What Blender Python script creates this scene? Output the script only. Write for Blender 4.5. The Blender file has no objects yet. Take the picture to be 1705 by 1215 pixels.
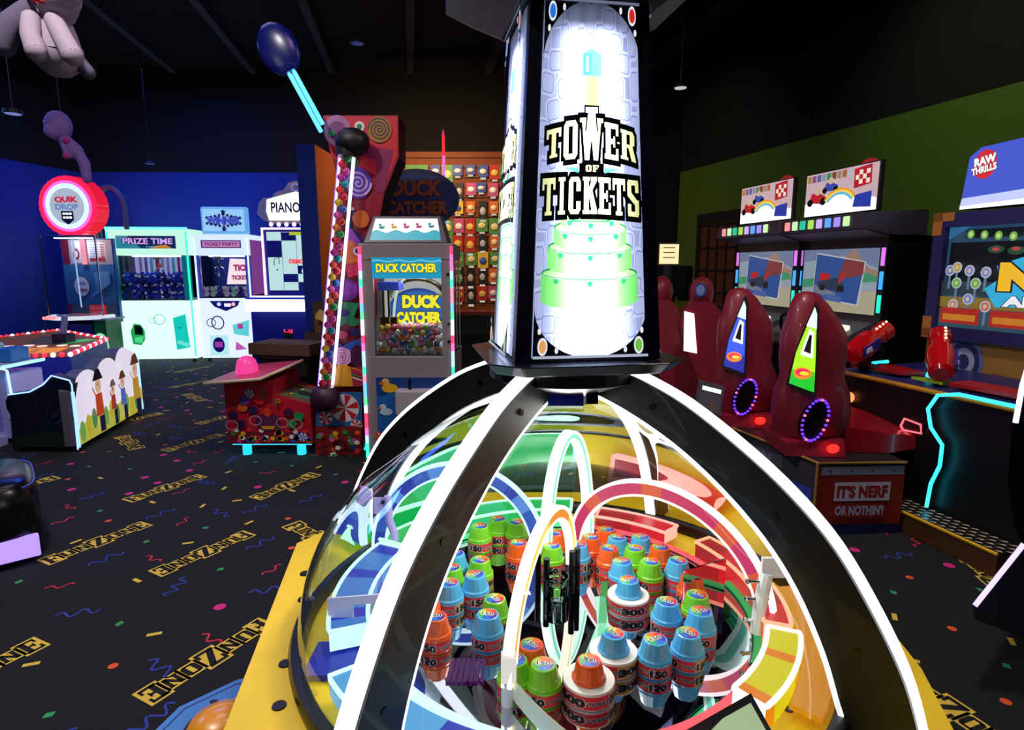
import bpy, bmesh, math, random
from mathutils import Vector, Matrix
random.seed(7)
S = bpy.context.scene
COL = S.collection
PI = math.pi
def R(a): return math.radians(a)

# ------------------------------------------------------------------ camera, world, exposure
PITCH = math.atan(.165)
EYE = 1.5
cd = bpy.data.cameras.new('camera'); cam = bpy.data.objects.new('camera', cd); COL.objects.link(cam)
cam.location = (0, 0, EYE); cam.rotation_euler = (PI/2 - PITCH, 0, 0)
cd.sensor_fit = 'HORIZONTAL'; cd.sensor_width = 36; cd.lens = 36*1000/1705; cd.clip_start = .02; cd.clip_end = 100
S.camera = cam
w = bpy.data.worlds.new('world'); S.world = w; w.use_nodes = True
w.node_tree.nodes['Background'].inputs[0].default_value = (.05, .07, .2, 1)
w.node_tree.nodes['Background'].inputs[1].default_value = .12
S.view_settings.view_transform = 'Standard'; S.view_settings.look = 'None'
S.view_settings.exposure = 0; S.view_settings.gamma = 1; S.view_settings.use_curve_mapping = False

def lamp(kind, name, loc, energy, col, size=.5, rot=(0, 0, 0), spot=None):
    l = bpy.data.lights.new(name, kind); l.energy = energy; l.color = col
    if kind == 'AREA': l.size = size
    if kind == 'POINT': l.shadow_soft_size = size
    if kind == 'SPOT': l.shadow_soft_size = size; l.spot_size = R(spot or 60); l.spot_blend = .6
    o = bpy.data.objects.new(name, l); COL.objects.link(o); o.location = loc; o.rotation_euler = rot
    return o
# ceiling blacklights over the left bay; the rest are added fill lights without fixtures
lamp('AREA', 'blacklight_back', (-4.6, 8.4, 4.3), 62, (.05, .13, 1), 1.6)
lamp('AREA', 'blacklight_left', (-6.6, 6.2, 4.2), 75, (.16, .34, 1), 1.2)
lamp('AREA', 'aisle_fill', (-2.2, 2.2, 4.3), 80, (1, .93, .86), .25)
lamp('AREA', 'aisle_fill_middle', (-2.4, 4.6, 4.3), 12, (.6, .55, 1), 1.0)
lamp('AREA', 'machine_fill', (-.45, .15, 2.9), 15, (1, .97, .94), .08)  # added low at the front left so the near deck gets more
lamp('AREA', 'race_fill', (1.4, 2.6, 4.3), 55, (1, .82, .78), .4)
lamp('SPOT', 'wall_wash', (2.9, 5.2, 3.9), 22, (.8, 1, .5), .1, (R(62), 0, R(-75)), 110)
lamp('SPOT', 'wall_wash_far', (1.6, 8.6, 3.9), 9, (.8, 1, .5), .1, (R(60), 0, R(-70)), 100)
lamp('AREA', 'store_fill', (-1.2, 8.2, 3.6), 60, (1, .62, .3), .6, (R(35), 0, 0))
lamp('AREA', 'candy_fill', (-1.2, 3.2, 3.9), 6, (1, .6, .8), .5, (R(25), 0, 0))

# ------------------------------------------------------------------ rays: pixel of the 1705x1215 photo -> place in the room
cP, sP = math.cos(PITCH), math.sin(PITCH)
def ray(x, y):
    u = (x - 852.5)/1000; v = (607.5 - y)/1000
    return Vector((u, cP + v*sP, -sP + v*cP))
def atz(x, y, z):
    d = ray(x, y); return Vector((0, 0, EYE)) + d*((z - EYE)/d.z)
def aty(x, y, Y):
    d = ray(x, y); return Vector((0, 0, EYE)) + d*(Y/d.y)

# ------------------------------------------------------------------ materials
def lin(h):
    if isinstance(h, (tuple, list)): return tuple(h)
    v = [int(h[i:i+2], 16)/255 for i in (0, 2, 4)]
    return tuple(c/12.92 if c <= .04045 else ((c + .055)/1.055)**2.4 for c in v)
MATS = {}
def M(col, rough=.5, metal=0, noise=0, coat=0, alpha=1):
    k = ('m', col, rough, metal, noise, coat, alpha)
    if k in MATS: return MATS[k]
    m = bpy.data.materials.new('paint_%d' % len(MATS)); m.use_nodes = True
    b = m.node_tree.nodes['Principled BSDF']; c = lin(col)
    b.inputs['Base Color'].default_value = (*c, 1); b.inputs['Roughness'].default_value = rough
    b.inputs['Metallic'].default_value = metal; b.inputs['Coat Weight'].default_value = coat; b.inputs['Alpha'].default_value = alpha
    if noise:
        nt = m.node_tree; n = nt.nodes.new('ShaderNodeTexNoise'); n.inputs['Scale'].default_value = 40
        tc = nt.nodes.new('ShaderNodeTexCoord'); nt.links.new(tc.outputs['Object'], n.inputs['Vector'])
        r = nt.nodes.new('ShaderNodeMapRange'); r.inputs['To Min'].default_value = 1 - noise; r.inputs['To Max'].default_value = 1 + noise
        nt.links.new(n.outputs['Fac'], r.inputs['Value'])
        mx = nt.nodes.new('ShaderNodeVectorMath'); mx.operation = 'SCALE'; mx.inputs[0].default_value = c
        nt.links.new(r.outputs[0], mx.inputs['Scale']); nt.links.new(mx.outputs[0], b.inputs['Base Color'])
    MATS[k] = m; return m
def E(col, s=1.0):
    k = ('e', col, s)
    if k in MATS: return MATS[k]
    m = bpy.data.materials.new('glow_%d' % len(MATS)); m.use_nodes = True
    b = m.node_tree.nodes['Principled BSDF']; c = lin(col)
    b.inputs['Base Color'].default_value = (.02, .02, .02, 1); b.inputs['Roughness'].default_value = .3
    b.inputs['Emission Color'].default_value = (*c, 1); b.inputs['Emission Strength'].default_value = s
    MATS[k] = m; return m
def glass(tint=(1, 1, 1), ior=1.45, gl=(1, 1, 1), name='clear_glass'):
    k = ('g', tint, ior, gl)
    if k in MATS: return MATS[k]
    m = bpy.data.materials.new(name); m.use_nodes = True; nt = m.node_tree; nt.nodes.clear()
    o = nt.nodes.new('ShaderNodeOutputMaterial'); mx = nt.nodes.new('ShaderNodeMixShader'); f = nt.nodes.new('ShaderNodeFresnel')
    t = nt.nodes.new('ShaderNodeBsdfTransparent'); g = nt.nodes.new('ShaderNodeBsdfGlossy')
    f.inputs['IOR'].default_value = ior; t.inputs[0].default_value = (*tint, 1); g.inputs['Roughness'].default_value = .01
    g.inputs[0].default_value = (*gl, 1)
    nt.links.new(f.outputs[0], mx.inputs[0]); nt.links.new(t.outputs[0], mx.inputs[1]); nt.links.new(g.outputs[0], mx.inputs[2])
    nt.links.new(mx.outputs[0], o.inputs[0]); MATS[k] = m; return m
def mirror():
    m = bpy.data.materials.new('smoked_mirror'); m.use_nodes = True; b = m.node_tree.nodes['Principled BSDF']
    b.inputs['Base Color'].default_value = (.62, .62, .68, 1); b.inputs['Metallic'].default_value = 1; b.inputs['Roughness'].default_value = .015
    return m
BLK = M('050507', .35); BLKM = M('0a0a0c', .6); WHT = M('f2f2f2', .4); WG = E('ffffff', 5); CHR = M('cccccc', .15, 1)

# ------------------------------------------------------------------ mesh builder
class MB:
    def __init__(s): s.v = []; s.f = []; s.m = []; s.mats = []
    def mi(s, m):
        if m not in s.mats: s.mats.append(m)
        return s.mats.index(m)
    def add(s, vs, fs, m):
        o = len(s.v); k = s.mi(m); s.v += [tuple(v) for v in vs]
        for f in fs: s.f.append([i + o for i in f]); s.m.append(k)
        return s
    def box(s, a, b, m):
        x0, y0, z0 = a; x1, y1, z1 = b
        return s.add([(x0, y0, z0), (x1, y0, z0), (x1, y1, z0), (x0, y1, z0), (x0, y0, z1), (x1, y0, z1), (x1, y1, z1), (x0, y1, z1)],
                     [(0, 3, 2, 1), (4, 5, 6, 7), (0, 1, 5, 4), (1, 2, 6, 5), (2, 3, 7, 6), (3, 0, 4, 7)], m)
    def prism(s, pts, d, m, m2=None):          # pts: closed 3D polygon, d: extrusion vector
        n = len(pts); d = Vector(d); P = [Vector(p) for p in pts]; Q = [p + d for p in P]
        s.add(P, [tuple(range(n))], m2 or m); s.add(Q, [tuple(range(n))[::-1]], m2 or m)
        return s.add(P + Q, [(i, i + n, (i + 1) % n + n, (i + 1) % n) for i in range(n)], m)
    def frustum(s, b, t, m):                   # two same-length loops
        n = len(b); return s.add(list(b) + list(t), [tuple(range(n))[::-1], tuple(range(n, 2*n))] + [(i, (i + 1) % n, (i + 1) % n + n, i + n) for i in range(n)], m)
    def loft(s, rings, m, cap=True, closed=True):
        n = len(rings[0]); V = [p for r in rings for p in r]; F = []
        for k in range(len(rings) - 1):
            for i in range(n if closed else n - 1): F.append((k*n + i, k*n + (i + 1) % n, (k + 1)*n + (i + 1) % n, (k + 1)*n + i))
        if cap: F.append(tuple(range(n))[::-1]); F.append(tuple(range((len(rings) - 1)*n, len(rings)*n)))
        return s.add(V, F, m)
    def cyl(s, p, q, r, m, n=16, r2=None):
        p = Vector(p); q = Vector(q); r2 = r if r2 is None else r2; d = (q - p).normalized()
        a = d.orthogonal().normalized(); b = d.cross(a)
        ring = lambda c, rr: [c + (a*math.cos(2*PI*i/n) + b*math.sin(2*PI*i/n))*rr for i in range(n)]
        return s.loft([ring(p, r), ring(q, r2)], m)
    def tube(s, path, r, m, n=10, closed=False):
        P = [Vector(p) for p in path]; rings = []; up = None
        for i, p in enumerate(P):
            if closed: t = (P[(i + 1) % len(P)] - P[i - 1]).normalized()
            else: t = (P[min(i + 1, len(P) - 1)] - P[max(i - 1, 0)]).normalized()
            a = t.orthogonal().normalized() if up is None else (up - t*up.dot(t)).normalized()
            up = a; b = t.cross(a); rr = r[i] if isinstance(r, (list, tuple)) else r
            rings.append([p + (a*math.cos(2*PI*k/n) + b*math.sin(2*PI*k/n))*rr for k in range(n)])
        if closed: rings.append(rings[0])
        return s.loft(rings, m, cap=not closed)
    def band(s, path, sides, hw, ht, m, m_rim=None):   # rectangular section swept on path; sides: unit width vectors; ht along the other axis
        n = len(path); P = [Vector(p) for p in path]; rings = []
        for i in range(n):
            t = (P[min(i + 1, n - 1)] - P[max(i - 1, 0)]).normalized(); a = Vector(sides[i] if isinstance(sides, list) else sides).normalized()
            b = t.cross(a).normalized()
            rings.append([P[i] + a*hw + b*ht, P[i] - a*hw + b*ht, P[i] - a*hw - b*ht, P[i] + a*hw - b*ht])
        for k in range(n - 1):
            for i in range(4):
                j = (i + 1) % 4; mm = (m_rim if (m_rim and i in (1, 3)) else m)
                if isinstance(mm, list): mm = mm[k % len(mm)]
                s.add([rings[k][i], rings[k][j], rings[k+1][j], rings[k+1][i]], [(0, 1, 2, 3)], mm)
        mm = m[0] if isinstance(m, list) else m
        s.add(rings[0], [(0, 1, 2, 3)], mm); return s.add(rings[-1], [(3, 2, 1, 0)], mm)
    def lathe(s, prof, m, n=32, c=(0, 0, 0), a0=0, a1=360):
        full = abs(a1 - a0) >= 360; k = n if full else n + 1; rings = []
        for r, z in prof:
            rings.append([(c[0] + r*math.cos(R(a0 + (a1 - a0)*i/n)), c[1] + r*math.sin(R(a0 + (a1 - a0)*i/n)), c[2] + z) for i in range(k)])
        return s.loft(rings, m, cap=False, closed=full)
    def ball(s, c, r, m, n=12, sc=(1, 1, 1), rot=None):
        rings = []
        for j in range(1, n//2):
            th = PI*j/(n//2); rings.append([Vector((r*sc[0]*math.sin(th)*math.cos(2*PI*i/n), r*sc[1]*math.sin(th)*math.sin(2*PI*i/n), -r*sc[2]*math.cos(th))) for i in range(n)])
        V = [p for q in rings for p in q]; F = []
        for k in range(len(rings) - 1):
            for i in range(n): F.append((k*n + i, k*n + (i + 1) % n, (k + 1)*n + (i + 1) % n, (k + 1)*n + i))
        b = len(V); V += [Vector((0, 0, -r*sc[2])), Vector((0, 0, r*sc[2]))]; t = (len(rings) - 1)*n
        for i in range(n): F.append((b, (i + 1) % n, i)); F.append((b + 1, t + i, t + (i + 1) % n))
        if rot: V = [rot @ p for p in V]
        return s.add([p + Vector(c) for p in V], F, m)
    def build(s, name, parent=None, smooth=None, bevel=0, loc=None):
        me = bpy.data.meshes.new(name); me.from_pydata(s.v, [], s.f)
        for m in s.mats: me.materials.append(m)
        me.polygons.foreach_set('material_index', s.m)
        if smooth:
            me.polygons.foreach_set('use_smooth', [True]*len(s.f))
            bm = bmesh.new(); bm.from_mesh(me); bmesh.ops.remove_doubles(bm, verts=bm.verts, dist=1e-5); bm.to_mesh(me); bm.free()
            me.set_sharp_from_angle(angle=R(smooth if smooth is not True else 40))
        me.update()
        o = bpy.data.objects.new(name, me); COL.objects.link(o)
        if parent: o.parent = parent
        if loc: o.location = loc
        if bevel:
            b = o.modifiers.new('bevel', 'BEVEL'); b.width = bevel; b.segments = 2; b.limit_method = 'ANGLE'
        return o

# ------------------------------------------------------------------ lettering
TX = {}
def textmesh(t, off):
    k = (t, off)
    if k in TX: return TX[k]
    c = bpy.data.curves.new('t', 'FONT'); c.body = t; c.size = 1; c.offset = off; c.resolution_u = 3; c.fill_mode = 'FRONT'
    o = bpy.data.objects.new('t', c); COL.objects.link(o)
    dg = bpy.context.evaluated_depsgraph_get(); me = bpy.data.meshes.new_from_object(o.evaluated_get(dg))
    r = ([(v.co.x, v.co.y) for v in me.vertices], [tuple(p.vertices) for p in me.polygons])
    bpy.data.objects.remove(o); bpy.data.curves.remove(c); bpy.data.meshes.remove(me)
    TX[k] = r; return r
# condensed slab-serif alphabet: strokes as quads on a 1 x 1 cell
def _q(x0, y0, x1, y1): return [(x0, y0), (x1, y0), (x1, y1), (x0, y1)]
GL = {
 'T': [_q(.36, 0, .64, 1), _q(.25, 0, .75, .1), _q(.02, .84, .98, 1), _q(.02, .68, .16, .9), _q(.84, .68, .98, .9)],
 'I': [_q(.32, 0, .68, 1), _q(.16, 0, .84, .1), _q(.16, .9, .84, 1)],
 'O': [_q(.06, .12, .36, .88), _q(.64, .12, .94, .88), [(.06, .12), (.22, 0), (.78, 0), (.94, .12)], [(.06, .88), (.94, .88), (.78, 1), (.22, 1)], _q(.2, .0, .8, .14), _q(.2, .86, .8, 1)],
 'C': [_q(.06, .12, .38, .88), [(.06, .12), (.22, 0), (.78, 0), (.94, .12)], [(.06, .88), (.94, .88), (.78, 1), (.22, 1)], _q(.64, .62, .94, .88), _q(.64, .1, .94, .34)],
 'K': [_q(.1, 0, .42, 1), _q(.02, 0, .5, .1), _q(.02, .9, .5, 1), [(.4, .42), (.4, .62), (.68, 1), (.98, 1), (.98, .9)], [(.42, .6), (.66, .66), (1.0, .1), (1.0, 0), (.66, 0)], _q(.56, 0, 1.02, .1), _q(.58, .9, 1.0, 1)],
 'E': [_q(.1, 0, .42, 1), _q(.02, 0, .95, .14), _q(.02, .86, .95, 1), _q(.42, .43, .7, .57), _q(.62, .35, .72, .65), _q(.8, .08, .95, .32), _q(.8, .68, .95, .92)],
 'F': [_q(.1, 0, .42, 1), _q(.02, 0, .56, .1), _q(.02, .86, .95, 1), _q(.42, .42, .7, .56), _q(.62, .34, .72, .64), _q(.8, .68, .95, .92)],
 'R': [_q(.1, 0, .4, 1), _q(.02, 0, .5, .1), _q(.02, .88, .8, 1), _q(.4, .42, .8, .54), [(.62, .48), (.92, .56), (.92, .88), (.8, 1), (.62, 1)], [(.5, .48), (.8, .48), (1.0, .06), (1.0, 0), (.72, 0)]],
 'S': [_q(.1, .86, .9, 1), _q(.1, 0, .9, .14), _q(.06, .56, .36, .94), _q(.64, .06, .94, .46), [(.06, .56), (.36, .66), (.94, .4), (.64, .32)], _q(.66, .66, .92, .92), _q(.08, .08, .34, .34)],
 'W': [[(.08, 1), (.3, 1), (.4, .0), (.22, 0)], [(.22, 0), (.4, 0), (.58, 1), (.42, 1)], [(.42, 1), (.58, 1), (.78, 0), (.6, 0)], [(.6, 0), (.78, 0), (.92, 1), (.7, 1)], _q(0, .9, .36, 1), _q(.64, .9, 1, 1)],
 'N': [_q(.1, 0, .32, 1), _q(.68, 0, .9, 1), [(.1, 1), (.36, 1), (.9, 0), (.64, 0)], _q(.02, 0, .42, .1), _q(.58, .9, .98, 1), _q(.02, .9, .3, 1)],
 'U': [_q(.08, .12, .36, 1), _q(.64, .12, .92, 1), [(.08, .12), (.24, 0), (.76, 0), (.92, .12)], _q(.2, 0, .8, .16), _q(0, .9, .44, 1), _q(.56, .9, 1, 1)],
 'Z': [_q(.04, .86, .96, 1), _q(.04, 0, .96, .14), [(.62, .9), (.96, .9), (.38, .1), (.04, .1)], _q(.04, .66, .2, .9), _q(.8, .1, .96, .34)],
}
def grow(poly, d, sx, sy):
    # offset a convex polygon outwards by d (in final units; sx, sy cell scale)
    P = [Vector((p[0]*sx, p[1]*sy)) for p in poly]; n = len(P)
    ar = sum(P[i].x*P[(i+1) % n].y - P[(i+1) % n].x*P[i].y for i in range(n))
    if ar < 0: P = P[::-1]
    out = []
    for i in range(n):
        e1 = (P[i] - P[i-1]); e2 = (P[(i+1) % n] - P[i])
        if e1.length < 1e-9 or e2.length < 1e-9: out.append(P[i]); continue
        n1 = Vector((e1.y, -e1.x)).normalized(); n2 = Vector((e2.y, -e2.x)).normalized(); b = n1 + n2
        k = b.length_squared
        out.append(P[i] + (b*(2*d/k) if k > .5 else (n1 + n2)*d))
    return out

class Art:      # flat or wrapped print, built up in thin layers: local origin o, unit axes u (right), v (up)
    def __init__(s, o=(0, 0, 0), u=(1, 0, 0), v=(0, 0, 1), step=.0006, fn=None, mb=None, l0=1):
        s.o = Vector(o); s.u = Vector(u); s.v = Vector(v); s.n = s.u.cross(s.v).normalized(); s.step = step
        s.fn = fn or (lambda x, y, l: s.o + s.u*x + s.v*y + s.n*l); s.mb = mb or MB(); s.l = l0
    def faces(s, pts, fs, m, bump=True):
        s.mb.add([s.fn(x, y, s.l*s.step) for x, y in pts], fs, m)
        if bump: s.l += 1
        return s
    def poly(s, pts, m, bump=True): return s.faces(pts, [tuple(range(len(pts)))], m, bump)
    def rect(s, x0, y0, x1, y1, m, bump=True):
        if s.fn and x1 - x0 > .03 and s.n.length == 0: pass
        return s.poly([(x0, y0), (x1, y0), (x1, y1), (x0, y1)], m, bump)
    def strip(s, x0, y0, x1, y1, m, n=24):          # subdivided along x for wrapped prints
        P = []; F = []
        for i in range(n + 1): P += [(x0 + (x1 - x0)*i/n, y0), (x0 + (x1 - x0)*i/n, y1)]
        for i in range(n): F.append((2*i, 2*i + 2, 2*i + 3, 2*i + 1))
        return s.faces(P, F, m)
    def ell(s, cx, cy, rx, ry, m, n=28, rot=0, bump=True):
        c, q = math.cos(rot), math.sin(rot)
        return s.poly([(cx + rx*math.cos(2*PI*i/n)*c - ry*math.sin(2*PI*i/n)*q, cy + rx*math.cos(2*PI*i/n)*q + ry*math.sin(2*PI*i/n)*c) for i in range(n)], m, bump)
    def ring(s, cx, cy, rx, ry, t, m, a0=0, a1=360, n=36):
        P = []; F = []
        for i in range(n + 1):
            a = R(a0 + (a1 - a0)*i/n); P += [(cx + rx*math.cos(a), cy + ry*math.sin(a)), (cx + (rx - t)*math.cos(a), cy + (ry - t)*math.sin(a))]
        for i in range(n): F.append((2*i, 2*i + 2, 2*i + 3, 2*i + 1))
        return s.faces(P, F, m)
    def line(s, pts, wd, m, bump=True):
        P = [Vector(p) for p in pts]; V = []; F = []
        for i, p in enumerate(P):
            t = (P[min(i + 1, len(P) - 1)] - P[max(i - 1, 0)]).normalized(); q = Vector((-t.y, t.x))*wd/2
            V += [tuple(p + q), tuple(p - q)]
        for i in range(len(P) - 1): F.append((2*i, 2*i + 1, 2*i + 3, 2*i + 2))
        return s.faces(V, F, m, bump)
    def spiral(s, cx, cy, r, turns, wd, m):
        n = int(turns*20); return s.line([(cx + r*(i/n)*math.cos(2*PI*turns*i/n), cy + r*(i/n)*math.sin(2*PI*turns*i/n)) for i in range(1, n + 1)], wd, m)
    def star(s, cx, cy, r, m, k=5, q=.45, bump=True):
        return s.faces([(cx, cy)] + [(cx + (r if i % 2 == 0 else r*q)*math.sin(PI*i/k), cy + (r if i % 2 == 0 else r*q)*math.cos(PI*i/k)) for i in range(2*k)],
                       [(0, 1 + (i + 1) % (2*k), 1 + i) for i in range(2*k)], m, bump)
    def text(s, t, cx, cy, wd, h, m, bold=.03, out=None, ow=.05, rot=0, fn2=None):
        bv, bf = textmesh(t, bold); xs = [p[0] for p in bv]; ys = [p[1] for p in bv]
        x0, x1, y0, y1 = min(xs), max(xs), min(ys), max(ys); sx = wd/(x1 - x0); sy = h/(y1 - y0); mx, my = (x0 + x1)/2, (y0 + y1)/2
        c, q = math.cos(rot), math.sin(rot)
        def tr(V):
            r = []
            for x, y in V:
                a, b = (x - mx)*sx, (y - my)*sy
                if fn2: a, b = fn2(a, b)
                r.append((cx + a*c - b*q, cy + a*q + b*c))
            return r
        if out is not None:
            ov, of = textmesh(t, bold + ow); s.faces(tr(ov), of, out)
        return s.faces(tr(bv), bf, m)
    def slab(s, t, cx, cy, wd, h, m, out=None, ow=.01, rot=0, widths=None, heights=None, shift=None, gap=.06, back=None):
        W = widths or [1]*len(t); tot = sum(W) + gap*(len(t) - 1); k = wd/tot; x = -wd/2; c, q = math.cos(rot), math.sin(rot); cells = []
        for i, ch in enumerate(t):
            hh = h*(heights[i] if heights else 1); dy = (shift[i] if shift else 0); cells.append((ch, x, W[i]*k, hh, dy)); x += (W[i] + gap)*k
        def place(P, x, dy, hh): return [(cx + (p.x + x)*c - (p.y - hh/2 + dy)*q, cy + (p.x + x)*q + (p.y - hh/2 + dy)*c) for p in P]
        def lay(d, mm, l):
            V = []; F = []
            for ch, x, ww, hh, dy in cells:
                for pl in GL[ch]:
                    P = place(grow(pl, d, ww, hh), x, dy, hh); F.append(tuple(range(len(V), len(V) + len(P)))); V += P
            s.faces(V, F, mm)
        if back is not None:
            V = []; F = []
            for ch, x, ww, hh, dy in cells:
                P = place(grow(_q(0, 0, 1, 1), ow, ww, hh), x, dy, hh); F.append(tuple(range(len(V), len(V) + 4))); V += P
            s.faces(V, F, back)
        if out is not None: lay(ow, out, 0)
        lay(0, m, 1); return s
    def build(s, name, parent=None): return s.mb.build(name, parent)

# ------------------------------------------------------------------ things
def tag(o, label, cat, group=None, kind=None):
    if label: o['label'] = label
    if cat: o['category'] = cat
    if group: o['group'] = group
    if kind: o['kind'] = kind
    return o
def thing(name, label, cat, loc=(0, 0, 0), yaw=0, group=None):
    o = bpy.data.objects.new(name, None); COL.objects.link(o); o.location = loc; o.rotation_euler = (0, 0, R(yaw)); o.empty_display_size = .1
    return tag(o, label, cat, group)
def dup(root, loc, yaw=None, label=None, group=None, scale=None):
    r = root.copy(); COL.objects.link(r); r.location = loc
    if yaw is not None: r.rotation_euler = (0, 0, R(yaw))
    if label: r['label'] = label
    if group: r['group'] = group
    if scale: r.scale = (scale,)*3
    for ch in list(root.children):
        c = ch.copy(); COL.objects.link(c); c.parent = r
        for g in ch.children:
            d = g.copy(); COL.objects.link(d); d.parent = c
    return r
def nth(k):
    ones = ['', 'first', 'second', 'third', 'fourth', 'fifth', 'sixth', 'seventh', 'eighth', 'ninth', 'tenth', 'eleventh', 'twelfth', 'thirteenth', 'fourteenth', 'fifteenth', 'sixteenth', 'seventeenth', 'eighteenth', 'nineteenth']
    if k < 20: return ones[k]
    return {20: 'twentieth', 30: 'thirtieth', 40: 'fortieth'}.get(k) or {2: 'twenty', 3: 'thirty', 4: 'forty'}[k//10] + '-' + ones[k % 10]
def beads(t, name, pts, r, mats, n=6):
    src = {}
    for i, p in enumerate(pts):
        m = mats[i % len(mats)]
        if m not in src: o = MB().ball((0, 0, 0), r, m, n).build(name, t); src[m] = o
        else: o = src[m].copy(); COL.objects.link(o)
        o.location = p
def struct(mb, name, **k): o = mb.build(name, **k); o['kind'] = 'structure'; return o
def onebox(name, parent, a, b, m, bevel=0, label=None):
    o = MB().box(a, b, m).build(name, parent, bevel=bevel)
    if label: o['label'] = label
    return o

# ================================================================== the setting
CARPET = M('101017', .95); YEL_C = M('e9c54a', .9)
fl = MB(); fl.add([(-9, -1.5, 0), (6.5, -1.5, 0), (6.5, 11, 0), (-9, 11, 0)], [(0, 1, 2, 3)], CARPET)
A = Art((0, 0, 0), (1, 0, 0), (0, 1, 0), step=.0004, mb=fl)
rnd = random.Random(3)
words = [(-1.17, 2.12, 242), (-1.63, 2.99, 240), (-2.28, 3.11, 63), (-2.37, 3.93, 63), (-1.56, 3.97, 243), (-2.02, 1.98, 65), (-2.74, 5.0, 64), (-3.3, 5.0, -45),
         (-3.68, 6.8, -44), (-1.1, 3.17, -40), (-2.9, 5.85, 62), (-3.75, 5.8, 62), (-4.15, 7.6, 64), (-4.7, 8.7, 66), (-2.4, 6.9, 243), (-3.2, 8.3, -45), (-2.0, 5.4, 243),
         (-3.4, 3.9, 243), (-3.1, 2.2, 63), (2.33, 2.68, -100), (1.5, 1.85, -70), (1.0, 3.1, -45), (.35, 3.4, 63), (.15, 5.0, -92), (.6, 2.75, 243), (1.9, 1.4, 63), (-3.0, 7.3, 63), (-.5, 4.2, 63), (-4.9, 7.0, 243)]
for x, y, a in words:
    A.slab('FUNZONE', x, y, .52, .082, CARPET, rot=R(a), widths=[1, 1, 1, 1.25, 1, 1, 1], heights=[1.25, .85, .85, 1.45, .85, .85, 1.25], gap=.1, back=YEL_C, ow=.009)
    A.l = 1
cm = {'mag': M('e3248e', .8), 'ora': M('f2592a', .8), 'grn': M('2fa45e', .8), 'yel': YEL_C, 'blu': M('2b3fb0', .8), 'red': M('d91f45', .8)}
pts = []
for i in range(60000):
    if len(pts) > 1500: break
    x = rnd.uniform(-6.5, 4); y = rnd.uniform(.6, 9.5)
    if any((x - a)**2 + (y - b)**2 < .035 for a, b in pts[-1500:]): continue
    if any(abs((x - a)*math.cos(R(c)) + (y - b)*math.sin(R(c))) < .33 and abs(-(x - a)*math.sin(R(c)) + (y - b)*math.cos(R(c))) < .1 for a, b, c in words): continue
    pts.append((x, y))
A.l = 1
def wavy(x, y, m, n, L, amp, rot, wd):
    P = []
    for i in range(n*6 + 1):
        t = i/(n*6); a = (t - .5)*L; b = amp*math.sin(2*PI*n/2*t); P.append((x + a*math.cos(rot) - b*math.sin(rot), y + a*math.sin(rot) + b*math.cos(rot)))
    A.line(P, wd, m, False)
for x, y in pts:
    k = rnd.random(); rot = R(rnd.choice([63, 63, -30, 20, 90]))
    if k < .15: A.ell(x, y, .026, .026, cm['mag'], 14, 0, False)
    elif k < .29: A.ell(x, y, .018, .018, cm['ora'], 12, 0, False)
    elif k < .47:
        A.poly([(x + a*math.cos(rot) - b*math.sin(rot), y + a*math.sin(rot) + b*math.cos(rot)) for a, b in ((-.015, -.012), (.015, -.012), (.02, .012), (-.01, .012))], cm['grn'], False)
    elif k < .68:
        A.poly([(x + a*math.cos(rot) - b*math.sin(rot), y + a*math.sin(rot) + b*math.cos(rot)) for a, b in ((-.028, -.01), (.028, -.01), (.028, .01), (-.028, .01))], cm['yel'], False)
    elif k < .86: wavy(x, y, cm['blu'], rnd.choice([4, 5]), .17, .024, rot, .009)
    else: wavy(x, y, cm['red'], 3, .12, .016, rot, .009)
struct(fl, 'floor')

BLU = M('0b2f8f', .75, noise=.06); DARKW = M('060608', .9); GRN = M('4a6a12', .85, noise=.06); ORG = M('8a4210', .8)
def wallseg(mb, a, b, z0, z1, m, t=.1):
    a = Vector((*a, 0)); b = Vector((*b, 0)); d = (b - a).normalized(); n = Vector((-d.y, d.x, 0))*t
    mb.prism([a + Vector((0, 0, z0)), b + Vector((0, 0, z0)), b + Vector((0, 0, z1)), a + Vector((0, 0, z1))], n, m)
mb = MB(); wallseg(mb, (-7.05, 10.14), (-2.47, 10.2), 0, 3.0, BLU); wallseg(mb, (-7.05, 10.14), (-2.47, 10.2), 3.0, 4.62, DARKW); wallseg(mb, (-2.47, 10.2), (3.2, 10.25), 0, 4.62, DARKW)
struct(mb, 'wall_back')
mb = MB(); wallseg(mb, (-8.2, 2.0), (-7.05, 10.14), 0, 3.0, BLU); wallseg(mb, (-8.2, 2.0), (-7.05, 10.14), 3.0, 4.62, DARKW); struct(mb, 'wall_left')
gd = Vector((.287, -.958, 0)); gq = Vector((2.74, 10.16, 0))
ga, gb = gq, gq + gd*10
mb = MB(); wallseg(mb, (ga.x, ga.y), (gb.x, gb.y), 0, 3.0, GRN, .1); wallseg(mb, (ga.x, ga.y), (gb.x, gb.y), 3.0, 4.62, DARKW, .1); struct(mb, 'wall_right')
mb = MB(); mb.box((-2.70, 7.85, 0), (-2.47, 10.2, 3.0), BLU); mb.add([(-2.468, 7.86, 0), (-2.468, 10.2, 0), (-2.468, 10.2, 3.0), (-2.468, 7.86, 3.0)], [(0, 1, 2, 3)], ORG)
struct(mb, 'wall_divider')
mb = MB(); mb.box((-9, -1.5, 4.62), (6.5, 11, 4.72), M('0a0a0e', .95))
struct(mb, 'ceiling')
ax = Vector((math.sin(R(-9.5)), math.cos(R(-9.5)), 0)); px_ = Vector((ax.y, -ax.x, 0))
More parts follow.
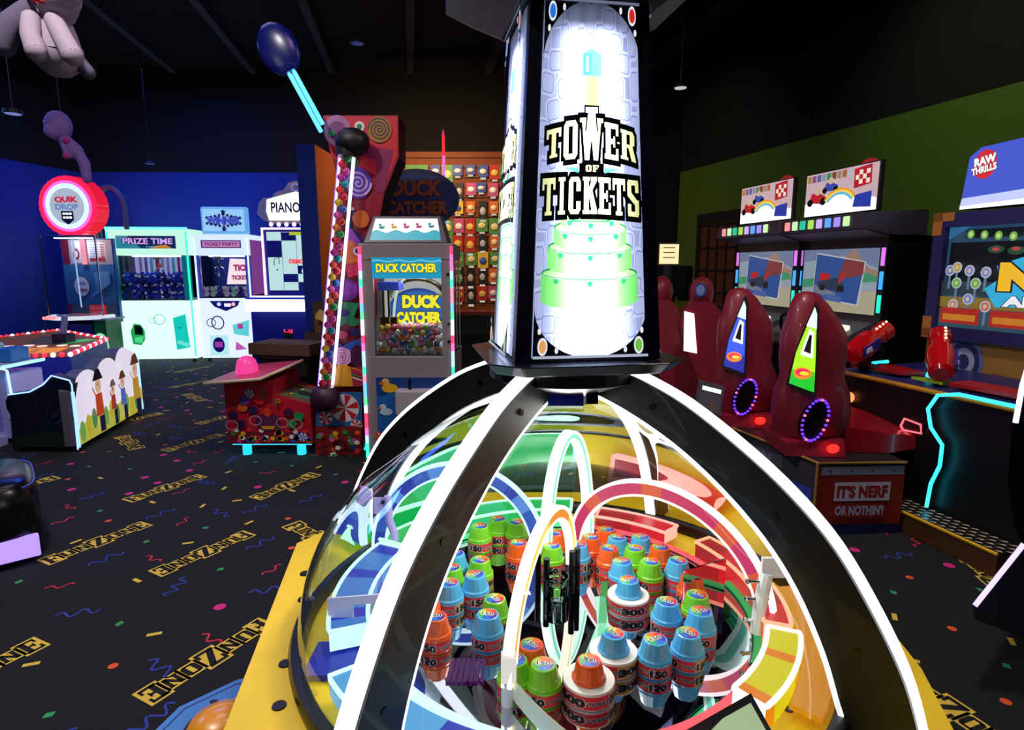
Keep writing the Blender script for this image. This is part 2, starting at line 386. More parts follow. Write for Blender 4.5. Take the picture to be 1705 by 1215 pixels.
for i in range(12):
    c = Vector((-9.5 + i*1.25, 5, 4.56)); mb = MB(); mb.prism([c - ax*6.5 + px_*.05 + Vector((0, 0, -.05)), c - ax*6.5 - px_*.05 + Vector((0, 0, -.05)), c - ax*6.5 - px_*.05 + Vector((0, 0, .06)), c - ax*6.5 + px_*.05 + Vector((0, 0, .06))], ax*12, M('3a3c4a', .8))
    struct(mb, 'trim_%d' % (i + 1))
mb = MB(); mb.box((-9, 6.9, 4.44), (3, 7.02, 4.5), M('3a3c4a', .8)); struct(mb, 'trim_13')
# brown glazed door in the green wall, seen left of the racing screens
dm = M('2a1408', .6); wn = Vector((-.958, -.287, 0))
def onwall(t, z, off=0): return gq + gd*t + wn*off + Vector((0, 0, z))
d0, d1 = .62, 1.75
mb = MB(); mb.prism([onwall(d0, 0, .02), onwall(d1, 0, .02), onwall(d1, 2.28, .02), onwall(d0, 2.28, .02)], wn*.03, M('0c0604', .7)); struct(mb, 'door_1')
root = bpy.data.objects['door_1']
mb = MB(); mb.prism([onwall(d0 + .12, .1, .055), onwall(d1 - .1, .1, .055), onwall(d1 - .1, 2.12, .055), onwall(d0 + .12, 2.12, .055)], wn*.01, M('5a2c12', .6)); mb.build('glazing_panel', root)
mb = MB()
for k in range(5): t = d0 + .12 + k*.22; mb.prism([onwall(t, .1, .066), onwall(t + .03, .1, .066), onwall(t + .03, 2.12, .066), onwall(t, 2.12, .066)], wn*.015, M('140804', .6))
for k in range(7): z = .1 + k*.33; mb.prism([onwall(d0 + .12, z, .066), onwall(d1 - .1, z, .066), onwall(d1 - .1, z + .03, .066), onwall(d0 + .12, z + .03, .066)], wn*.015, M('140804', .6))
mb.build('muntins', root)
mb = MB(); p = onwall(d0 + .06, 1.15, .06); mb.tube([p, p + wn*.06, p + wn*.06 + gd*.16], .014, CHR); mb.build('door_handle', root)
# small ceiling fittings
def fitting(x, y, z, col, s, label):
    t = thing('ceiling_spotlight', label, 'ceiling light', (x, y, z))
    mb = MB(); mb.cyl((0, 0, .02), (0, 0, 4.62 - z), .004, BLK, 6); mb.build('stem', t)
    mb = MB(); mb.lathe([(.0, .05), (.07, .04), (.08, 0), (.075, 0), (.0, .03)], BLKM, 16); mb.build('housing', t)
    mb = MB(); mb.cyl((0, 0, .0), (0, 0, .012), .06, E(col, s), 16); mb.build('lens', t)
def fit_px(px, py, y, col, s, label):
    p = aty(px, py, y); fitting(p.x, p.y, p.z, col, s, label)
fit_px(22, 190, 5.6, '8f9cf0', .6, 'small ceiling spotlight at the far left, below the dark grid near the plush dog')
fit_px(1133, 147, 6.5, 'd0d0d8', .8, 'small pale ceiling spotlight right of the lit tower against the black ceiling')
fit_px(250, 273, 9.2, '5560a0', .35, 'tiny dim ceiling spotlight just above the blue back wall')
fit_px(595, 73, 6.6, '2f4fa0', .35, 'tiny dim blue ceiling spotlight right of the oval paddle')

# ================================================================== prize store behind (orange slatwall with merchandise)
sl = MB(); SLW = M('7a3a12', .7, noise=.1); sl.box((-2.3, 9.75, 0), (.4, 9.85, 3.25), SLW)
for k in range(16): sl.box((-2.3, 9.745, .9 + k*.15), (.4, 9.75, .915 + k*.15), M('2a1206', .8))
tag(sl.build('slatwall_panel'), 'orange brown slatwall panel of the prize store behind the duck cabinet', 'display wall')
t = thing('store_counter', 'dark display counter with red rail in front of the slatwall', 'counter', (-1.0, 8.9, 0))
onebox('counter_body', t, (-1.0, 0, 0), (1.1, .5, .78), M('0b0d16', .4)); onebox('counter_top', t, (-1.02, -.02, .78), (1.12, .52, .83), M('6a1510', .4)); onebox('counter_shelf', t, (-.95, -.03, .5), (1.05, 0, .54), M('20242c', .4))
mr = random.Random(5)
kinds = [('yellow carded toy', 'e6c62a', '3a66c8'), ('white boxed toy', 'e8e4d8', 'c83030'), ('green carded toy', '4f9a4a', 'f0e8a0'), ('blue carded toy', '2a50b0', 'f4f4f4'),
         ('red boxed toy', 'b82820', 'f0d060'), ('black boxed toy', '181818', 'c8c8c8'), ('orange carded toy', 'd8742a', 'fff0c0'), ('pink carded toy', 'c0508a', 'ffffff')]
protos = []
for nm, c1, c2 in kinds:
    t = thing('toy_pack', '', 'toy', (0, 0, 0)); hh = mr.uniform(.12, .2); ww = mr.uniform(.09, .13)
    mb = MB(); mb.box((-ww/2, 0, -hh), (ww/2, .012, 0), M(c1, .5)); mb.build('card', t)
    mb = MB(); mb.ball((0, -.005, -hh*.55), .04, M(c2, .3), 8, (ww*9, .5, hh*6)); mb.build('blister', t)
    mb = MB(); mb.box((-.03, -.006, -hh - .03), (.03, 0, -hh - .005), E('fff4d8', .5)); mb.build('price_tag', t)
    protos.append((t, nm, [0]))
used = {}
rows = [('top', 3.05), ('second', 2.78), ('third', 2.5), ('fourth', 2.24), ('fifth', 1.98), ('sixth', 1.72), ('seventh', 1.46), ('lowest', 1.18)]
for rname, z in rows:
    seen = 0
    for c in range(11):
        x = -1.95 + c*.185 + mr.uniform(-.02, .02); k = mr.randrange(8); pr, nm, flag = protos[k]
        side = 'left' if x < -.9 else 'right'
        seen = seen + 1 if c and seen else 1; lab = '%s, %s from the left in the %s row of the orange slatwall' % (nm, nth(seen), rname)
        if flag[0] == 0: o = pr; o.location = (x, 9.72, z); flag[0] = 1
        else: o = dup(pr, (x, 9.72, z))
        o['label'] = lab; o['group'] = '%ss in the %s row %s of the pole' % (nm, rname, side); o.scale = (1.4, 1, mr.uniform(1.1, 1.5))
for pr, nm, flag in protos:
    if not flag[0]:
        for ch in list(pr.children): bpy.data.objects.remove(ch)
        bpy.data.objects.remove(pr)
# glowing colour-changing pole
t = thing('light_pole', 'thin upright pole glowing red, violet, blue and green behind the duck cabinet', 'light pole', (-.655, 6.0, 0))
cols = ['ff2030', 'ff60c0', 'b060ff', '4060ff', '20a0ff', '20e0a0', '30ff70', 'ff4060']; mb = MB()
for k in range(24): mb.cyl((0, 0, 2.72 - k*.06), (0, 0, 2.66 - k*.06), .014, E(cols[min(7, k*8//24)], 1.4), 8)
mb.build('light_tube', t); MB().cyl((0, 0, .03), (0, 0, 1.28), .016, BLKM, 8).build('pole', t); MB().cyl((0, 0, 0), (0, 0, .03), .16, BLKM, 20).build('base', t)
mb = MB(); mb.cyl((0, 0, 2.72), (0, 0, 2.78), .014, E('ff1030', 1.2), 8, .002); mb.build('tip', t)

# ================================================================== claw cabinets
def claw_cabinet(t, w, d, h, z0, z1, x0, x1, body, frame, rear, floor_m, lo=None, ztop=None):
    # hollow box: base, header, two side panels, rear panel, window frame, glass
    onebox('base_panel', t, (0, 0, .06), (w, d, z0), lo or body, .008)
    onebox('header', t, (0, 0, z1), (w, d, h), body, .008)
    for nm, xa, xb in (('side_panel', 0, x0), ('side_panel', x1, w)): onebox(nm, t, (xa, 0, z0), (xb, .05, z1), frame)
    MB().box((0, .05, z0), (.012, d, z1), glass((.9, .95, 1))).build('side_glass', t); MB().box((w - .012, .05, z0), (w, d, z1), glass((.9, .95, 1))).build('side_glass', t)
    onebox('rear_panel', t, (.012, d - .03, z0), (w - .012, d, z1), rear)  # rear material is emissive, interior brightness put into its colour
    onebox('prize_floor', t, (.012, .05, z0), (w - .012, d - .03, z0 + .01), floor_m)
    MB().box((x0, .012, z0), (x1, .02, z1), glass()).build('front_glass', t)
    for i, (a, b) in enumerate(((.08, .08), (w - .08, .08), (.08, d - .08), (w - .08, d - .08))): MB().cyl((a, b, 0), (a, b, .06), .03, BLKM, 10).build('foot', t)
def claw(t, x, y, ztop, drop, col):
    c = MB(); c.box((x - .06, y - .06, ztop - .05), (x + .06, y + .06, ztop - .005), CHR); c.cyl((x, y, ztop - .05), (x, y, ztop - drop), .008, CHR, 8); c.cyl((x, y, ztop - drop - .06), (x, y, ztop - drop), .03, col, 12)
    for k in range(3):
        a = 2*PI*k/3; dx, dy = math.cos(a), math.sin(a); z = ztop - drop - .05
        c.tube([(x, y, z), (x + dx*.07, y + dy*.07, z - .04), (x + dx*.075, y + dy*.075, z - .11), (x + dx*.02, y + dy*.02, z - .17)], .006, CHR, 6)
    return c.build('claw', t)

# green-lit prize crane
W, H = 1.175, 2.06
t = thing('claw_machine', 'wide white claw machine with green glowing edges, PRIZE TIME header and blue plush inside', 'claw machine', (-6.13, 9.25, 0), 6)
GW = E('d8fff0', 1.15)  # white panels glow by themselves instead of catching the green LED light
claw_cabinet(t, W, .8, H, .97, 1.66, .12, 1.06, E('c8ffe8', .95), M('10c0a8', .4), E('a098e0', .8), M('101038'), lo=GW)
a = Art((0, -.004, 0), step=.0015); a.rect(.14, 1.76, 1.0, 1.95, M('0a5a70')); a.poly([(.14, 1.76), (.5, 1.76), (.3, 1.95), (.14, 1.95)], E('2aa0c0', .6)); a.poly([(.62, 1.76), (.95, 1.76), (.85, 1.82), (.7, 1.80)], E('d89030', .7))
a.text('PRIZE TIME', .6, 1.87, .72, .09, E('d7a8ff', .9), .03, M('1a0a40'), .06); a.text('PARTY', .66, 1.785, .18, .025, E('70e0ff', .6), .01)
a.build('header_sign', t)
a = Art((0, -.004, 0), step=.0015); a.poly([(.24, .3), (.36, .28), (.42, .36), (.43, .5), (.38, .6), (.28, .62), (.22, .5)], E('22b060', .8)); a.poly([(.28, .45), (.4, .44), (.4, .54), (.36, .59), (.28, .59)], M('020402')); a.poly([(.27, .33), (.38, .31), (.4, .42), (.27, .4)], E('50e090', .9))
a.build('prize_door', t)
a = Art((0, -.004, 0), step=.0015)
a.ring(.56, .66, .055, .05, .008, E('60d8b8', .9)); a.ring(.66, .68, .09, .085, .012, E('60d8b8', .9)); a.build('ring_logo', t)
a = Art((0, -.004, 0), step=.0015); a.poly([(.88, .2), (1.08, .24), (1.05, .76), (.86, .7)], E('10d0c0', .9)); a.poly([(.9, .3), (1.05, .24), (1.07, .3), (.9, .36)], E('70f0e0', .9)); a.ring(.95, .58, .04, .04, .008, M('207060'), 200, 340)
a.build('service_door', t)
for nm, xx in (('led_strip', .012), ('led_strip', W - .03)):
    mb = MB(); mb.box((xx, -.012, .1), (xx + .02, 0, H - .05), E('30ffa0', 2.2)); mb.build(nm, t)
beads(t, 'bulb', [(-.015, .08, .12 + k*.056) for k in range(34)], .014, [E('30ff80', 3)]); onebox('bulb_panel', t, (-.012, .02, .06), (0, .78, H), M('0a3018'))
mb = MB(); mb.box((0, -.012, H - .02), (W, .01, H + .02), E('60ffc0', 2)); mb.build('top_strip', t)
mb = MB(); mb.box((.2, .3, 1.645), (.95, .34, 1.658), E('e0e8ff', 9)); mb.build('cabinet_fill_strip', t)  # emissive strip added to light the interior
mb = MB()
for k in range(12): mb.cyl((.12 + k*.085, .72, .98), (.12 + k*.085, .72, 1.65), .022, M(['8a88b8', '5a58a0', '40a0c0', '7a2038'][k % 4 if k % 5 else 0]), 8)
mb.build('hanging_drape', t); claw(t, .55, .4, 1.655, .12, M('c02030')); 
PF = t
blue_protos = []
for c1 in ('1c2fc0', '2440d8', '101c80'):
    q = thing('plush_toy', 'small blue plush toy with white face in the heap inside the green lit claw machine', 'plush toy', (0, 0, 0), 0, 'blue plush toys heaped in the green lit claw machine')
    mb = MB(); mb.ball((0, 0, .05), .055, M(c1, .9), 10); mb.ball((0, 0, .13), .05, M(c1, .9), 10); mb.ball((-.035, 0, .18), .018, M(c1, .9), 8); mb.ball((.035, 0, .18), .018, M(c1, .9), 8)
    mb.ball((-.05, -.03, .07), .02, M(c1, .9), 8); mb.ball((.05, -.03, .07), .02, M(c1, .9), 8); mb.build('body', q, smooth=True)
    mb = MB(); mb.ball((0, -.035, .125), .03, M('e8e8f4', .9), 8, (1, .6, .8)); mb.build('face', q, smooth=True)
    blue_protos.append(q)
ORD = ['first', 'second', 'third', 'fourth', 'fifth', 'sixth', 'seventh', 'eighth']; pr = random.Random(8); mw = Matrix.Translation((-6.13, 9.25, 0)) @ Matrix.Rotation(R(6), 4, 'Z')
n = 0
for lay in range(3):
    for i in range(8):
        for j in ([0] if lay < 2 else [0, 1]):
            p = mw @ Vector((.16 + i*.118 + pr.uniform(-.02, .02), .12 + j*.15 + pr.uniform(-.02, .02), .982 + lay*.11 + pr.uniform(0, .02)))
            q = blue_protos[n % 3]
            if n < 3: q.location = p; o = q
            else: o = dup(q, p)
            o.rotation_euler = (pr.uniform(-.3, .3), pr.uniform(-.3, .3), pr.uniform(-.7, .7)); n += 1; o['label'] = 'blue plush toy, %s from the left, %s row in the green claw machine' % (ORD[i], ['bottom', 'middle', 'top front', 'top rear'][lay + j])

# violet-white ticket crane with WINNER topper
t = thing('claw_machine', 'narrower white and violet claw machine with WINNER topper and TICKETS card inside', 'claw machine', (-4.9, 9.4, 0), 4)
W, H = .83, 1.98
claw_cabinet(t, W, .8, H, 1.0, 1.66, .08, .76, E('d8ecff', 1.0), M('7a70c8', .4), E('c8c0f0', .95), M('281848'), lo=E('e0f0ff', 1.05))
a = Art((0, -.004, 0), step=.0015); a.rect(.12, 1.77, .72, 1.89, M('6a3aa0')); a.rect(.14, 1.785, .7, 1.875, E('e08ad0', .7)); a.text('TICKET PARTY', .42, 1.83, .5, .05, M('802080'), .02); a.build('header_sign', t)
onebox('topper', t, (.1, .1, H), (.8, .22, H + .42), E('70b8ff', .8), .03)
a = Art((0, .094, 0), step=.0015); a.rect(.14, H + .05, .76, H + .38, E('98d0ff', .95)); 
for k in range(9): a.star(.2 + k*.062, H + .3 - abs(k - 4)*.012, .035, M('201060'), bump=False); a.star(.2 + k*.062, H + .12 + abs(k - 4)*.012, .035, M('201060'), bump=False)
a.star(.45, H + .34, .05, M('201060')); a.star(.45, H + .08, .05, M('201060'))
a.text('WINNER', .45, H + .21, .5, .11, E('4a5ae0', .9), .04, M('180a50'), .05); a.build('topper_sign', t)
a = Art((0, .62, 0), step=.0015); a.poly([(.22, 1.2), (.8, 1.2), (.8, 1.6), (.3, 1.62)], E('ffe8f0', 1)); a.text('TICKETS', .56, 1.47, .42, .1, E('d82070', .8), .04, M('502080'), .03); a.text('TICKETS THO', .54, 1.31, .46, .07, E('c02080', .8), .03, M('502080'), .03)
a.build('ticket_card', t)
a = Art((0, -.004, 0), step=.0015); a.poly([(.18, .96), (.64, .96), (.6, .88), (.42, .8), (.25, .87)], M('2030a0')); a.rect(.4, .87, .5, .92, E('fff0f0', 1)); a.ell(.54, .91, .03, .03, E('ffb0c0', 1)); a.ell(.32, .91, .03, .03, E('c0e0ff', 1)); a.build('control_plate', t)
a = Art((0, -.004, 0), step=.0015); a.ring(.18, .62, .07, .07, .012, M('202080')); a.ring(.28, .62, .1, .11, .018, M('28209a')); a.build('ring_logo', t)
a = Art((0, -.004, 0), step=.0015); a.rect(.14, .1, .42, .42, E('b8f0f4', .95)); a.ell(.27, .27, .09, .12, M('281c9a'), 20); a.rect(.21, .23, .33, .32, E('b040c0', .7)); a.build('prize_door', t)
a = Art((0, -.004, 0), step=.0015); a.poly([(.5, .58), (.76, .66), (.74, .4), (.52, .44)], E('60d8e0', .9)); a.rect(.58, .52, .66, .6, E('c040a0', .8)); a.poly([(.52, .18), (.7, .2), (.54, .32)], E('d060c0', .8)); a.build('service_door', t)
for xx in (.008, W - .03): MB().box((xx, -.012, .1), (xx + .02, 0, H - .05), E('a0d0ff', 2.5)).build('led_strip', t)
onebox('marquee_side', t, (W + .002, .05, 1.05), (W + .012, .75, 1.9), E('c060d0', .35))
MB().box((.1, .3, 1.645), (.7, .34, 1.658), E('f0e8ff', 9)).build('cabinet_fill_strip', t); claw(t, .22, .35, 1.655, .1, M('101018'))  # glowing strip is added to brighten the inside
mw = Matrix.Translation((-4.9, 9.4, 0)) @ Matrix.Rotation(R(4), 4, 'Z'); fp = None; n = 0
for i in range(7):
    for j in range(2):
        p = mw @ Vector((.1 + i*.105, .1 + j*.16, 1.012))
        if fp is None:
            fp = []
            for c1 in ('d0c8f0', '30208a', 'a8d8c8'):
                q = thing('plush_toy', 'small plush toy in the low heap under the TICKETS card', 'plush toy', (0, 0, 0), 0, 'plush toys under the TICKETS card')
                mb = MB(); mb.ball((0, 0, .05), .048, M(c1, .9), 10); mb.ball((0, 0, .12), .04, M(c1, .9), 10); mb.ball((-.03, 0, .16), .015, M(c1, .9), 6); mb.ball((.03, 0, .16), .015, M(c1, .9), 6); mb.build('body', q, smooth=True)
                MB().ball((0, -.035, .115), .012, M('f0e0e0', .9), 6).build('face', q); fp.append(q)
        q = fp[n % 3]
        if n < 3: q.location = p; o = q
        else: o = dup(q, p); o.rotation_euler = (0, 0, pr.uniform(-.8, .8))
        o['label'] = 'small %s plush toy, %s from the left, %s row under the TICKETS card' % (['lilac', 'violet', 'mint'][n % 3], ORD[i], ['front', 'rear'][j])
        n += 1

# piano keys machine
t = thing('arcade_machine', 'piano key arcade machine with black and white tile screen, cloud-shaped sign and glowing keyboard ledge', 'arcade machine', (-4.02, 9.2, 0), 0)
onebox('lower_cabinet', t, (.0, .05, 0), (1.25, .8, .95), M('0a1f9a', .5), .01); onebox('screen_cabinet', t, (.12, .35, .95), (1.2, .8, 2.1), M('10208a', .5), .01)
a = Art((0, .345, 0), step=.002); a.rect(.2, 1.12, 1.12, 2.02, E('c8f0f0', .85))
for i, j in ((1, 6), (3, 5), (0, 4), (0, 5), (2, 2), (3, 3), (1, 1), (2, 0), (3, 6)):
    a.rect(.2 + i*.23, 1.12 + j*.128, .2 + i*.23 + .225, 1.12 + (j + 1)*.128, M('141c80'), False)
a.l += 1
for k in range(1, 4): a.rect(.2 + k*.23 - .003, 1.12, .2 + k*.23 + .003, 2.02, M('6088a0'), False)
a.l += 1
a.text('DEMO MODE', .78, 1.57, .5, .07, E('ff2030', 1), .05); a.rect(.56, 1.97, .9, 2.02, E('c8d020', .8)); a.ell(.78, 1.42, .06, .08, E('e8f8ff', 1), 6)
a.line([(.3, 1.5), (.3, 1.6), (.38, 1.63), (.38, 1.53)], .012, M('101010')); a.ell(.34, 1.44, .012, .012, M('101010')); a.build('screen', t)
mb = MB(); mb.tube([(.14, .33, 1.05), (.14, .33, 2.07), (1.18, .33, 2.07), (1.18, .33, 1.05)], .022, E('ffc0e8', 2.2), 8); mb.build('neon_frame', t)
onebox('keyboard_ledge', t, (0, -.12, .95), (1.25, .35, 1.03), M('2038c0', .4), .01)
MB().box((0, -.14, .90), (1.22, -.12, 1.0), E('ffffff', 2)).build('key_row', t); MB().box((.05, -.06, 1.03), (1.2, 0, 1.05), E('f0f0ff', 2)).build('key_light', t)
onebox('key_apron', t, (0, -.13, .82), (1.22, .05, .90), E('ffffff', 1.4))
mb = MB()
cl = [(-.02, .3), (.02, .52), (.1, .62), (.22, .62), (.3, .74), (.42, .78), (.5, .92), (.62, .96), (.74, .9), (.8, .78), (.95, .74), (1.05, .62), (1.18, .6), (1.24, .45), (1.2, .25), (1.1, .1), (.2, .1), (.06, .18)]
mb.prism([(x + .05, .45, 2.08 + y*.75) for x, y in cl], (0, .08, 0), M('b8a890', .5)); mb.build('sign_board', t)
a = Art((0, .446, 0), step=.002); a.poly([(.22, 2.2), (1.12, 2.2), (1.14, 2.34), (1.1, 2.52), (.9, 2.58), (.66, 2.64), (.42, 2.58), (.2, 2.52), (.18, 2.34)], E('ffffff', 1.2)); a.text('PIANO KEYS', .68, 2.4, .84, .16, M('08082a'), .02); 
a.ring(.66, 2.7, .07, .06, .02, M('ffffff')); a.build('sign_face', t)
beads(t, 'sign_bulb', [(.25 + k*.12, .43, 2.14) for k in range(8)], .035, [E('ffd8f0', 1.6)], 8)
a = Art((0, .045, 0), step=.002); a.rect(.5, .32, .62, .5, M('04040c')); a.text('UJ', .56, .5, .14, .06, E('ff3040', 1.5), .03); a.build('coin_door', t)

# drop machine with round red sign
t = thing('arcade_machine', 'prize drop machine with big round red-rimmed sign, glass case and paper prize chart', 'arcade machine', (-6.70, 8.62, 0), 0); t.scale = (.78, .92, .95)
onebox('rear_case', t, (0, .5, .7), (1.0, .56, 2.0), M('2070a8', .5)); onebox('lower_cabinet', t, (.12, .1, 0), (.75, .55, .7), M('10286a', .5), .01)
a = Art((0, .495, 0), step=.002); a.rect(.02, .74, .98, 1.98, M('3a78a8')); a.rect(.02, 1.6, .16, 1.98, M('8a1c28')); a.rect(.16, 1.6, .98, 1.98, M('b8b0b0')); a.rect(.52, 1.64, .86, 1.94, M('e8e0e0'))
for r_ in range(6): a.rect(.56, 1.9 - r_*.035, .72, 1.908 - r_*.035, M('6070a0'), False); a.rect(.76, 1.895 - r_*.035, .83, 1.912 - r_*.035, M('b82030'), False)
a.l += 1; a.rect(.54, 1.65, .68, 1.7, M('b02030')); a.rect(.7, 1.65, .84, 1.71, M('c02030')); a.rect(.22, 1.62, .4, 1.96, M('d8d0d0')); a.ell(.3, 1.76, .06, .09, M('a02030')); a.ell(.3, 1.76, .035, .05, M('e8e0e8'))
a.ell(.34, 1.26, .15, .16, M('b03050')); a.ell(.34, 1.26, .14, .15, M('e8eef4')); a.text('WIN!', .34, 1.2, .2, .05, M('b02040'), .05); a.rect(.26, 1.29, .42, 1.3, M('506080')); a.rect(.26, 1.32, .42, 1.33, M('506080'))
a.poly([(.45, 1.05), (.9, 1.3), (.9, 1.5), (.6, 1.48), (.62, 1.2)], M('68a8d0')); a.ring(.6, 1.25, .05, .05, .008, M('205070')); a.ring(.8, 1.16, .08, .05, .008, M('303050'))
a.rect(.02, .74, .98, .98, M('5a6878')); a.rect(.02, .74, .12, .98, M('902030')); a.rect(.45, .78, .78, .97, E('d82020', .6)); a.text('PRIZE TOWER', .6, .92, .24, .03, M('e8e8e8'), .02); a.text('WINNERS', .6, .85, .24, .03, M('e8e8e8'), .02)
a.build('prize_chart', t)
MB().box((.42, .44, 1.6), (.5, .47, 2.0), E('ff9098', 1.3)).build('light_column', t)
MB().box((0, .08, .82), (1.0, .09, 2.0), glass((.85, .92, 1))).build('front_glass', t)
mb = MB(); 
for x in (0, 1.0): mb.cyl((x, .09, .8), (x, .09, 2.02), .015, CHR, 8)
mb.cyl((0, .09, 2.02), (1.0, .09, 2.02), .015, CHR, 8); mb.cyl((.52, .2, .95), (.5, .2, 2.02), .012, E('c8e0ff', .8), 8); mb.build('case_frame', t)
mb = MB(); mb.lathe([(.52, .78), (.56, .79), (.56, .83), (.52, .84)], E('e8f0ff', .8), 32, (.5, .3, 0), 180, 360); mb.build('ring_rail', t)
MB().box((.2, -.28, .80), (.42, -.2, .84), E('ff8080', 1.6)).build('drop_button', t); onebox('rail_deck', t, (-.08, .05, .76), (1.08, .5, .79), M('8898b0', .3))
onebox('side_column', t, (.78, .12, 0), (1.0, .5, .76), M('0a7038', .4))
a = Art((0, .11, 0), step=.002); a.ell(.88, .36, .15, .2, E('a8ffd0', .8)); a.text('QUIK', .88, .41, .2, .07, M('c02080'), .06); a.text('DROP', .88, .31, .18, .07, M('2040b0'), .06); a.build('round_sticker', t)
lamp('POINT', 'case_fill_light', (-6.35, 8.85, 1.85), 5, (.9, .95, 1), .05); MB().box((.15, .2, 1.985), (.85, .24, 1.998), E('e8f4ff', 4)).build('case_fill_strip', t)  # point light and strip added to brighten the dark chart
# round sign: scalloped rim, face
cx, cz, rr = .57, 2.45, .43
mb = MB(); ring = []
for i in range(96):
    a_ = 2*PI*i/96; q = rr*(1 + .03*abs(math.sin(a_*15))); ring.append((cx + 1.2*q*math.cos(a_), 0, cz + q*math.sin(a_)))
mb.prism([(x, .1, z) for x, y, z in ring], (.06, .2, 0), E('ff1030', .8), E('ff2050', 1.1)); mb.build('sign_rim', t)
a = Art((0, .09, 0), step=.004); a.ell(cx, cz, .44, .37, E('ff60c8', 1.5), 40); a.ell(cx, cz, .39, .33, E('d8f4ff', 1.1), 40); a.ell(cx, cz, .31, .26, E('b8c4d8', .85), 36)
a.text('QUIK', cx, cz + .09, .42, .1, E('d02040', .9), .06); a.text('DROP', cx, cz - .01, .42, .09, E('7090c8', .9), .06); a.poly([(cx - .11, cz - .07), (cx + .11, cz - .07), (cx + .11, cz - .2), (cx, cz - .27), (cx - .11, cz - .2)], M('101440'))
for i in range(3): a.rect(cx - .08 + i*.057, cz - .125, cx - .035 + i*.057, cz - .095, E('ffffff', 1.2), False); a.rect(cx - .08 + i*.057, cz - .18, cx - .035 + i*.057, cz - .15, E('ffffff', 1.2), False)
a.build('sign_face', t)
mb = MB(); mb.tube([(.72, .55, 1.98), (.72, .55, 2.45)] , .045, M('303848', .4), 10); P = [(.72 + .27 - .27*math.cos(R(k*10)), .55, 2.45 + .33*math.sin(R(k*10))) for k in range(0, 19)]
mb.tube([(p[0], p[1], p[2]) for p in P] + [(P[-1][0], .55, 2.14)], .045, M('485468', .4), 10); mb.build('support_arch', t)
# ================================================================== left foreground machines
# low table game with red and white bulb rim
t = thing('table_game', 'low blue table game with orange lit playfield and red and white bulb rim', 'arcade machine', (0, 0, 0))
z = .66; P = [(-4.25, 5.72), (-4.72, 6.95), (-6.0, 7.9), (-6.2, 6.6), (-5.0, 5.5)]
mb = MB(); mb.prism([(x, y, 0) for x, y in P][::-1], (0, 0, z - .02), M('1c2ca8', .5)); mb.build('body', t)
mb = MB(); mb.prism([(x, y, z - .02) for x, y in P][::-1], (0, 0, .02), M('c0601a', .5)); mb.build('playfield', t)
a = Art((0, 0, z), (1, 0, 0), (0, 1, 0), step=.0015); a.poly([(-4.8, 6.4), (-4.9, 6.9), (-5.7, 7.3), (-5.4, 6.6)], M('6a5030')); a.poly([(-4.85, 6.5), (-4.75, 6.85), (-4.95, 6.95), (-5.1, 6.6)], E('10b050', .8))
a.poly([(-4.45, 5.8), (-4.6, 6.2), (-5.1, 6.1), (-4.9, 5.7)], E('f09030', .9)); a.text('SHOOT', -4.75, 5.92, .3, .06, M('2a1004'), .02, rot=R(-65))
for k in range(7): a.ell(-4.62 - k*.16, 6.3 - k*.02 + .05*(k % 2), .05, .05, E('fff0f0', 1.6), 14)
a.build('playfield_art', t)
bp_ = []
for i in range(5):
    p0 = Vector((*P[i], z)); p1 = Vector((*P[(i + 1) % 5], z)); k = int((p1 - p0).length/.068)
    bp_ += [p0.lerp(p1, j/k) for j in range(k)]
beads(t, 'rim_bulb', bp_[:99], .026, [E('ffe8f0', 2), E('ff2838', 1.6), E('ff2838', 1.6)])
mb = MB(); mb.box((-5.05, 6.55, z), (-4.9, 6.7, z + .1), M('101440', .4)); mb.cyl((-4.97, 6.62, z + .1), (-4.93, 6.62, z + .3), .03, M('8088d0', .4), 10); mb.build('aiming_handle', t)

# white kiddie console, far left
t = thing('game_console', 'pale violet console with cyan lit edge, far left behind the farm panel', 'arcade machine', (0, 0, 0))
mb = MB(); mb.prism([(-5.8, 4.95, .05), (-4.25, 4.95, .05), (-4.25, 4.95, .6), (-5.8, 4.95, .54)], (0, .4, 0), M('b8b4ff', .4)); mb.build('body', t, bevel=.02)
mb = MB(); mb.prism([(-5.8, 4.9, .6), (-4.22, 4.9, .66), (-4.22, 4.9, .68), (-5.8, 4.9, .62)], (0, .45, 0), M('e8ecff', .3)); mb.build('top', t)
mb = MB(); mb.tube([(-5.8, 4.9, .6), (-4.22, 4.9, .66), (-4.2, 4.92, .64), (-4.2, 4.95, .1)], .009, E('90e8ff', 2.5), 8); mb.tube([(-4.22, 4.9, .67), (-4.22, 5.35, .67)], .014, E('a0ffe8', 1.5), 8); mb.build('edge_light', t)
a = Art((0, 4.945, 0), step=.002); a.rect(-5.7, .12, -4.32, .52, M('8f8cf0', .4)); a.poly([(-4.95, .36), (-4.72, .36), (-4.68, .46), (-4.9, .46)], M('c8ccf0')); a.poly([(-4.9, .38), (-4.76, .38), (-4.74, .44), (-4.87, .44)], M('06081a')); a.build('front_panel', t)
mb = MB(); mb.box((-4.9, 5.0, .68), (-4.5, 5.3, .84), M('c0f0e8', .3)); mb.build('hood', t, bevel=.03)
mb = MB(); mb.box((-4.46, 5.1, .68), (-4.3, 5.3, .8), M('3080d8', .3)); mb.build('ticket_box', t, bevel=.01); onebox('foot_plate', t, (-5.8, 4.75, 0), (-4.3, 4.95, .08), M('c8c0f8', .5))

